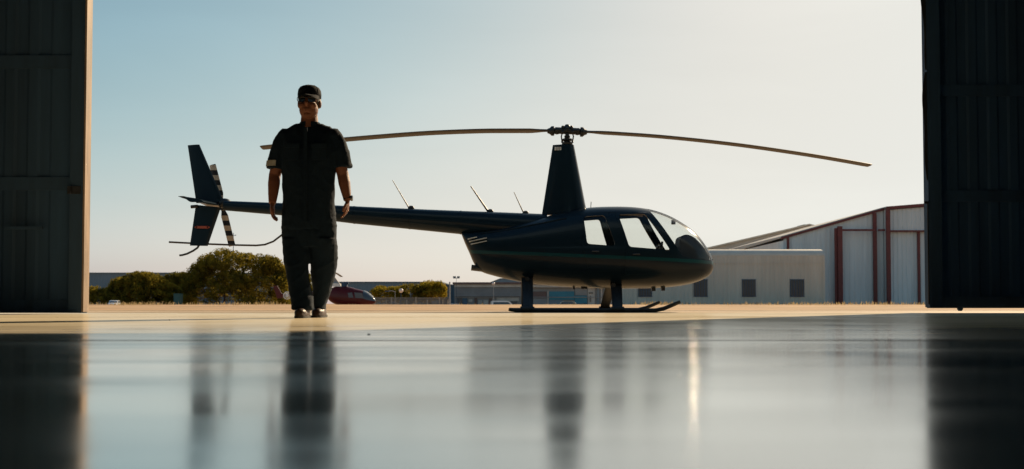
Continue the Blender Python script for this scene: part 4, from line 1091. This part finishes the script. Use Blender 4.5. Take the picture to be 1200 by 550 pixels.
q.add(v, [(k*n15+i, k*n15+i+1, (k+1)*n15+i+1, (k+1)*n15+i) for k in range(len(rs)-1) for i in range(14)]); q.build('windshield', M['lamp_pink'] if False else M['glass_far'], rh, 50)
q = MB(); q.tube([(ls(427,341)[0], 0, ls(427,341)[1]), (ls(433,344.7)[0],0,ls(433,344.7)[1]), (ls(438,349.2)[0],0,ls(438,349.2)[1])], .05, 8); q.build('windshield_frame', M['white_paint'], rh, 60)
q = MB(); q.tube([(ls(386,345)[0],0,ls(386,345)[1]), (ls(360,345)[0],0,ls(360,345)[1]), (ls(330,346)[0],0,ls(330,346)[1])], [.28,.2,.11], 16); q.build('tail_boom', M['heli_red'], rh, 60)
q = MB(); q.prism_xz([ls(333,349), ls(325,350), ls(320,335), ls(325,335)], -.04, .04); q.build('tail_fin', M['heli_red'], rh)
q = MB(); cx, cz = ls(337.5,346.5); 
for k in range(24):
    a, b_ = 2*math.pi*k/24, 2*math.pi*(k+1)/24
    q.tube([(cx+.30*math.cos(a), -.3, cz+.30*math.sin(a)), (cx+.30*math.cos(b_), -.3, cz+.30*math.sin(b_))], .03, 6)
for k in range(6):
    a = math.pi*k/6; q.tube([(cx-.28*math.cos(a), -.3, cz-.28*math.sin(a)), (cx+.28*math.cos(a), -.3, cz+.28*math.sin(a))], .025, 6)
q.build('tail_rotor', M['white_paint'], rh, 60)
q = MB(); q.prism_xz([ls(388,336), ls(399,336), ls(399,332.6), ls(391,331.8)], -.3, .3); q.build('engine_cowl', M['white_paint'], rh)
q = MB(); q.prism_xz([ls(386,333), ls(398.5,332.8), ls(393,325.5), ls(388,322)], -.12, .12); q.build('mast_fairing', M['far_grey'], rh)
q = MB(); q.box(ls(401,0)[0], ls(407,0)[0], -.2, .2, ls(0,336)[1], ls(0,331.5)[1]); q.tube([(ls(404,0)[0],0,ls(0,332)[1]), (ls(408.5,0)[0],0,ls(0,331.8)[1])], .12, 10); q.build('air_intake', M['steel_dark'], rh)
q = MB(); x, z = ls(389.5, 319); q.tube([(x,0,z-.3),(x,0,z)], .06, 8)
q.prism_yz([(-4.6,z-.28),(-2,z-.06),(0,z),(2,z-.06),(4.6,z-.28),(4.6,z-.25),(2,z-.03),(0,z+.04),(-2,z-.03),(-4.6,z-.25)], x-.11, x+.11); q.build('main_rotor', M['black'], rh)
for sy in (-1, 1):
    q = MB(); q.tube([(ls(390,0)[0], sy*.95, .06), (ls(425,0)[0], sy*.95, .06), (ls(431,0)[0], sy*.95, .25)], .04, 10)
    for a in (398, 416): q.tube([(ls(a,0)[0], sy*.95, .06), (ls(a,0)[0], sy*.4, .52)], .04, 8)
    q.build('skid', M['black'], rh, 60)

# ------------------------------------------------------------------ trees
def leaves(blobs, n_per, size, rng, thick=.35):
    """leaf quads scattered near the surfaces of many clump ellipsoids"""
    V = []; 
    for c, r in blobs:
        n = max(8, int(n_per*.8*(r[0]*r[2])**.9))
        d = rng.normal(size=(n,3)); d /= np.linalg.norm(d, axis=1)[:,None]
        rad = 1 - thick*rng.random(n)**1.5 + .38*rng.random(n)**3
        p = np.array(c) + d*rad[:,None]*np.array(r)
        a = rng.normal(size=(n,3)); a /= np.linalg.norm(a, axis=1)[:,None]
        b_ = np.cross(a, d + .6*rng.normal(size=(n,3))); b_ /= np.linalg.norm(b_, axis=1)[:,None]+1e-9
        s = size*(.6+.8*rng.random(n))[:,None]
        V.append(np.stack([p-a*s, p-b_*s*.5, p+a*s, p+b_*s*.5], axis=1))
    V = np.concatenate(V).reshape(-1, 3)
    me = bpy.data.meshes.new('crown'); n = len(V); me.vertices.add(n); me.vertices.foreach_set('co', V.ravel())
    me.loops.add(n); me.loops.foreach_set('vertex_index', np.arange(n, dtype=np.int32))
    me.polygons.add(n//4); me.polygons.foreach_set('loop_start', np.arange(0, n, 4, dtype=np.int32)); me.update(calc_edges=True); me.validate()
    return me
def tree(name, label, cat, outline, base_py, D, m, zb, depth, seed, size=.13, clump=.75, n_per=420, trunks=1, group=None):
    """outline: crown skyline [(px, py)]; clumps fill the space under it"""
    rng = np.random.default_rng(seed); xs_ = [p[0] for p in outline]; ys_ = [p[1] for p in outline]
    cx = lx((xs_[0]+xs_[-1])/2, D); t = thing(name, label, cat, (cx, D, zb), group=group)
    blobs = []; X0, X1 = lx(xs_[0],D), lx(xs_[-1],D)
    area = 0; hmax = lz(min(ys_), D)-zb
    n = int((X1-X0)*hmax*depth*.24/(clump**3)*1.5)
    n = max(30, min(n, 600))
    tries = 0
    while len(blobs) < n and tries < 9000:
        tries += 1
        px = rng.uniform(xs_[0], xs_[-1]); top = lz(np.interp(px, xs_, ys_), D); bot = lz(base_py, D)
        u = rng.random()**.7; r = clump*rng.uniform(.32, 1.1)
        x = lx(px, D); hw = depth/2*max(.15, math.sin(math.pi*min(1, max(0, (px-xs_[0])/(xs_[-1]-xs_[0])))))**.6
        dy = rng.uniform(-1, 1)*hw*(1-.55*u*u)
        z = bot + (top-bot-r*.62)*u
        if z < bot-.2: z = bot-.2
        x = min(max(x, X0+r*.6), X1-r*.6)
        blobs.append(((x-cx, dy, z-zb), (r, r*.95, r*.72)))
    me = leaves(blobs, n_per, size, rng); me.materials.append(m); finish(me, 'crown', t)
    q = MB(); 
    for k in range(trunks):
        tx = (k-(trunks-1)/2)*(X1-X0)/(trunks+1)*.6; hh = hmax*.55
        q.tube([(tx,0,-.2),(tx+.1,.05,hh*.4),(tx-.05,0,hh)], [.22,.16,.07], 10)
        for j in range(6):
            b_ = blobs[rng.integers(len(blobs))][0]; s0 = Vector((tx, 0, hh*rng.uniform(.3,.8))); e = Vector(b_)
            q.tube([s0, s0.lerp(e,.5)+Vector((0,0,.2)), e], [.08,.05,.02], 6)
    q.build('trunk', M['bark'], t, 60); return t
tree('bush', 'round green bush left of the big tree', 'bush', [(122,347),(127,336),(134,328),(145,322),(158,319),(172,318.5),(183,321),(195,328),(204,334),(211,340),(214,346)], 357, 160, M['leaf'], -.85, 8, 1, .14, .75, 460)
tree('bush', 'low scrubby bush beside the left hangar door', 'bush', [(101,340),(108,336),(114,334),(121,336.5),(128,343),(136,348),(142,354)], 357, 158, M['leaf'], -.85, 4, 2, .13, .55, 420)
tree('tree', 'largest dark green tree behind the tail of the helicopter', 'tree', [(213,337),(220,322),(228,309),(240,300),(252,293.5),(264,291.5),(280,294),(296,296.5),(310,297),(322,301),(331,308),(336,322),(337,340)], 357.5, 168, M['leaf'], -.85, 13, 3, .15, 1.0, 330, 2)
tree('tree', 'lower dark tree between the round bush and the big tree', 'tree', [(186,331),(194,323),(203,319),(213,317),(222,320),(228,330),(230,345)], 357, 176, M['leaf_dark'], -.85, 6, 4, .15, .8, 400)
tree('tree', 'reddish dark tree behind the legs of the walking man', 'tree', [(322,330),(330,318),(340,313),(352,315),(362,322),(368,338)], 357, 180, M['leaf_dark'], -.85, 6, 5, .15, .8, 380)
tree('hedge_tree', 'low rounded tree at the left end of the hedge row', 'tree', [(436.5,340),(440,335.5),(449,334.5),(459,335.5),(466,337),(470,342)], 354, 172, M['leaf_gold'], -1.35, 4, 6, .14, .7, 420)
tree('hedge_tree', 'middle rounded tree in the hedge row', 'tree', [(463,338),(470,334),(478,332),(487,331.5),(494,334),(498,341)], 354, 173, M['leaf'], -1.35, 4, 7, .14, .7, 420)
tree('hedge_tree', 'tallest tree at the right end of the hedge row', 'tree', [(487,336),(492,330),(500,328.5),(509,326.8),(516,328.5),(521,332.5),(523,339),(522,345)], 354, 174, M['leaf_gold'], -1.35, 5, 8, .14, .75, 420)

# dry grass along the dirt crest
rng = np.random.default_rng(11); V = []
N = 15000
X = rng.uniform(-34, 36, N); Y = rng.uniform(48, 58.5, N)
for x, y in zip(X, Y):
    dens = .5+.5*noise.noise(Vector((x*.35, y*.4, 3)))+.35*noise.noise(Vector((x*1.6, y, 7)))
    side = 1 if (x > 6.5 or x < -12) else .12
    if rng.random() > max(0, (dens-.35))*1.6*side: continue
    z = gz(x, y)-.01; h_ = rng.uniform(.04, .13)*(.5+dens)*(1.25 if side == 1 else .6); w_ = rng.uniform(.008, .025); a = rng.uniform(0, math.pi); lx_, ly_ = math.cos(a)*w_, math.sin(a)*w_
    tx, ty = rng.normal(0, .05, 2)
    V += [(x-lx_, y-ly_, z), (x+lx_, y+ly_, z), (x+tx+lx_*.3, y+ty, z+h_), (x+tx-lx_*.3, y+ty, z+h_)]
q = MB(); q.add(V, [(i, i+1, i+2, i+3) for i in range(0, len(V), 4)]); go = q.build('dry_grass', M['dry_grass']); go['kind'] = 'stuff'

for o in bpy.data.objects:
    k = o.name.split('.')[0]
    if o.parent is None and k in ('hedge_tree', 'street_lamp', 'parked_car'):
        o['group'] = {'hedge_tree': 'trees in the hedge row above the slatted fence', 'street_lamp': 'small lamps on posts beyond the dirt', 'parked_car': 'cars parked beyond the dirt'}[k]
# tiny stones on the floor edge
for px, py, r in ((199, 375.5, .006), (432.5, 392.3, .0045)):
    D = F*CAMH/(py-HY)
    q = MB(); q.ball((0,0,r*.35), (r*(1.5 if py > 380 else 1), r*.9, r*.5), 10)
    q.v = [(a+.1*r*noise.noise(Vector((a*200,b_*200,c*200))), b_, c) for a, b_, c in q.v]
    o = q.build('pebble', M['black'], None, 60); o.location = (lx(px, D), D, 0); tag(o, 'dark pebble on the shaded floor in front of the man' if py > 380 else 'tiny pebble on the sunlit floor left of the man', 'pebble')

# ------------------------------------------------------------------ light, sky, camera
AZ, EL = R(34.4), R(27)
sd = Vector((math.sin(AZ)*math.cos(EL), math.cos(AZ)*math.cos(EL), math.sin(EL)))
sun = bpy.data.lights.new('sun', 'SUN'); sun.energy = 5.0; sun.angle = R(.5); sun.color = (1, .77, .50)
so = bpy.data.objects.new('sun', sun); C.objects.link(so); so.rotation_euler = sd.to_track_quat('Z', 'Y').to_euler(); so.location = (30, 40, 40)
wd = bpy.data.worlds.new('World'); bpy.context.scene.world = wd; wd.use_nodes = True
nt = wd.node_tree; bg = nt.nodes['Background']; sky = nt.nodes.new('ShaderNodeTexSky'); sky.sky_type = 'NISHITA'
sky.sun_disc = False; sky.sun_elevation = EL; sky.sun_rotation = AZ; sky.air_density = 1.0; sky.dust_density = 1.2; sky.ozone_density = 1.0
# thin high haze evens the sky out: a power below one on each channel
sp = nt.nodes.new('ShaderNodeSeparateColor'); cb = nt.nodes.new('ShaderNodeCombineColor'); nt.links.new(sky.outputs[0], sp.inputs[0])
mg = nt.nodes.new('ShaderNodeMath'); mg.operation = 'MULTIPLY'; mg.inputs[1].default_value = .6; nt.links.new(sp.outputs[1], mg.inputs[0])
mb_ = nt.nodes.new('ShaderNodeMath'); mb_.operation = 'MULTIPLY_ADD'; mb_.inputs[1].default_value = .4; nt.links.new(sp.outputs[2], mb_.inputs[0]); nt.links.new(mg.outputs[0], mb_.inputs[2])
for ch, (pw, mul) in enumerate(((1.32, .50), (1.10, .715), (.80, 1.19))):
    a_ = nt.nodes.new('ShaderNodeMath'); a_.operation = 'POWER'; a_.inputs[1].default_value = pw; nt.links.new((sp.outputs[0], sp.outputs[1], mb_.outputs[0])[ch], a_.inputs[0])
    b_ = nt.nodes.new('ShaderNodeMath'); b_.operation = 'MULTIPLY'; b_.inputs[1].default_value = mul; nt.links.new(a_.outputs[0], b_.inputs[0])
    # shoulder so that the glow round the sun does not run away: v / (1 + (v/6.5)^3)^(1/3)
    def mth(op, x_, y_):
        n = nt.nodes.new('ShaderNodeMath'); n.operation = op
        for k_, v_ in ((0, x_), (1, y_)):
            if isinstance(v_, (int, float)): n.inputs[k_].default_value = v_
            else: nt.links.new(v_, n.inputs[k_])
        return n.outputs[0]
    v0 = b_.outputs[0]; den = mth('POWER', mth('ADD', mth('POWER', mth('DIVIDE', v0, (6.0, 6.05, 5.85)[ch]), 3), 1), 1/3)
    nt.links.new(mth('DIVIDE', v0, den), cb.inputs[ch])
# very faint streaks of cirrus
tc = nt.nodes.new('ShaderNodeTexCoord'); mp = nt.nodes.new('ShaderNodeMapping'); mp.inputs['Scale'].default_value = (1.2, 1.2, 7); mp.inputs['Rotation'].default_value = (0, .45, 0)
nz_ = nt.nodes.new('ShaderNodeTexNoise'); nz_.inputs['Scale'].default_value = 1.6; nz_.inputs['Detail'].default_value = 6; nz_.inputs['Distortion'].default_value = .5
nt.links.new(tc.outputs['Generated'], mp.inputs[0]); nt.links.new(mp.outputs[0], nz_.inputs['Vector'])
mr = nt.nodes.new('ShaderNodeMapRange'); mr.inputs['From Min'].default_value = .35; mr.inputs['From Max'].default_value = .75; mr.inputs['To Min'].default_value = .975; mr.inputs['To Max'].default_value = 1.045
nt.links.new(nz_.outputs['Fac'], mr.inputs['Value'])
vs_ = nt.nodes.new('ShaderNodeVectorMath'); vs_.operation = 'SCALE'; nt.links.new(cb.outputs[0], vs_.inputs[0]); nt.links.new(mr.outputs[0], vs_.inputs['Scale'])
nt.links.new(vs_.outputs[0], bg.inputs['Color'])
bg.inputs['Strength'].default_value = .10
cam = bpy.data.cameras.new('camera'); co = bpy.data.objects.new('camera', cam); C.objects.link(co)
cam.sensor_width = 36; cam.lens = 36; cam.clip_end = 6000; cam.clip_start = .02
co.location = (0, 0, CAMH); co.rotation_euler = (math.pi/2 + PITCH, 0, 0)
cam.shift_y = (HY - 275 - F*math.tan(PITCH))/1200.0
cam.dof.use_dof = True; cam.dof.focus_distance = 11.5; cam.dof.aperture_fstop = 4.0
sc = bpy.context.scene; sc.camera = co
sc.view_settings.view_transform = 'Standard'; sc.view_settings.look = 'None'; sc.view_settings.gamma = 1
sc.view_settings.exposure = 0.5
sc.render.engine = 'CYCLES'
try:
    sc.cycles.use_denoising = True; sc.cycles.sample_clamp_indirect = 0; sc.cycles.blur_glossy = 0.3
except Exception: pass
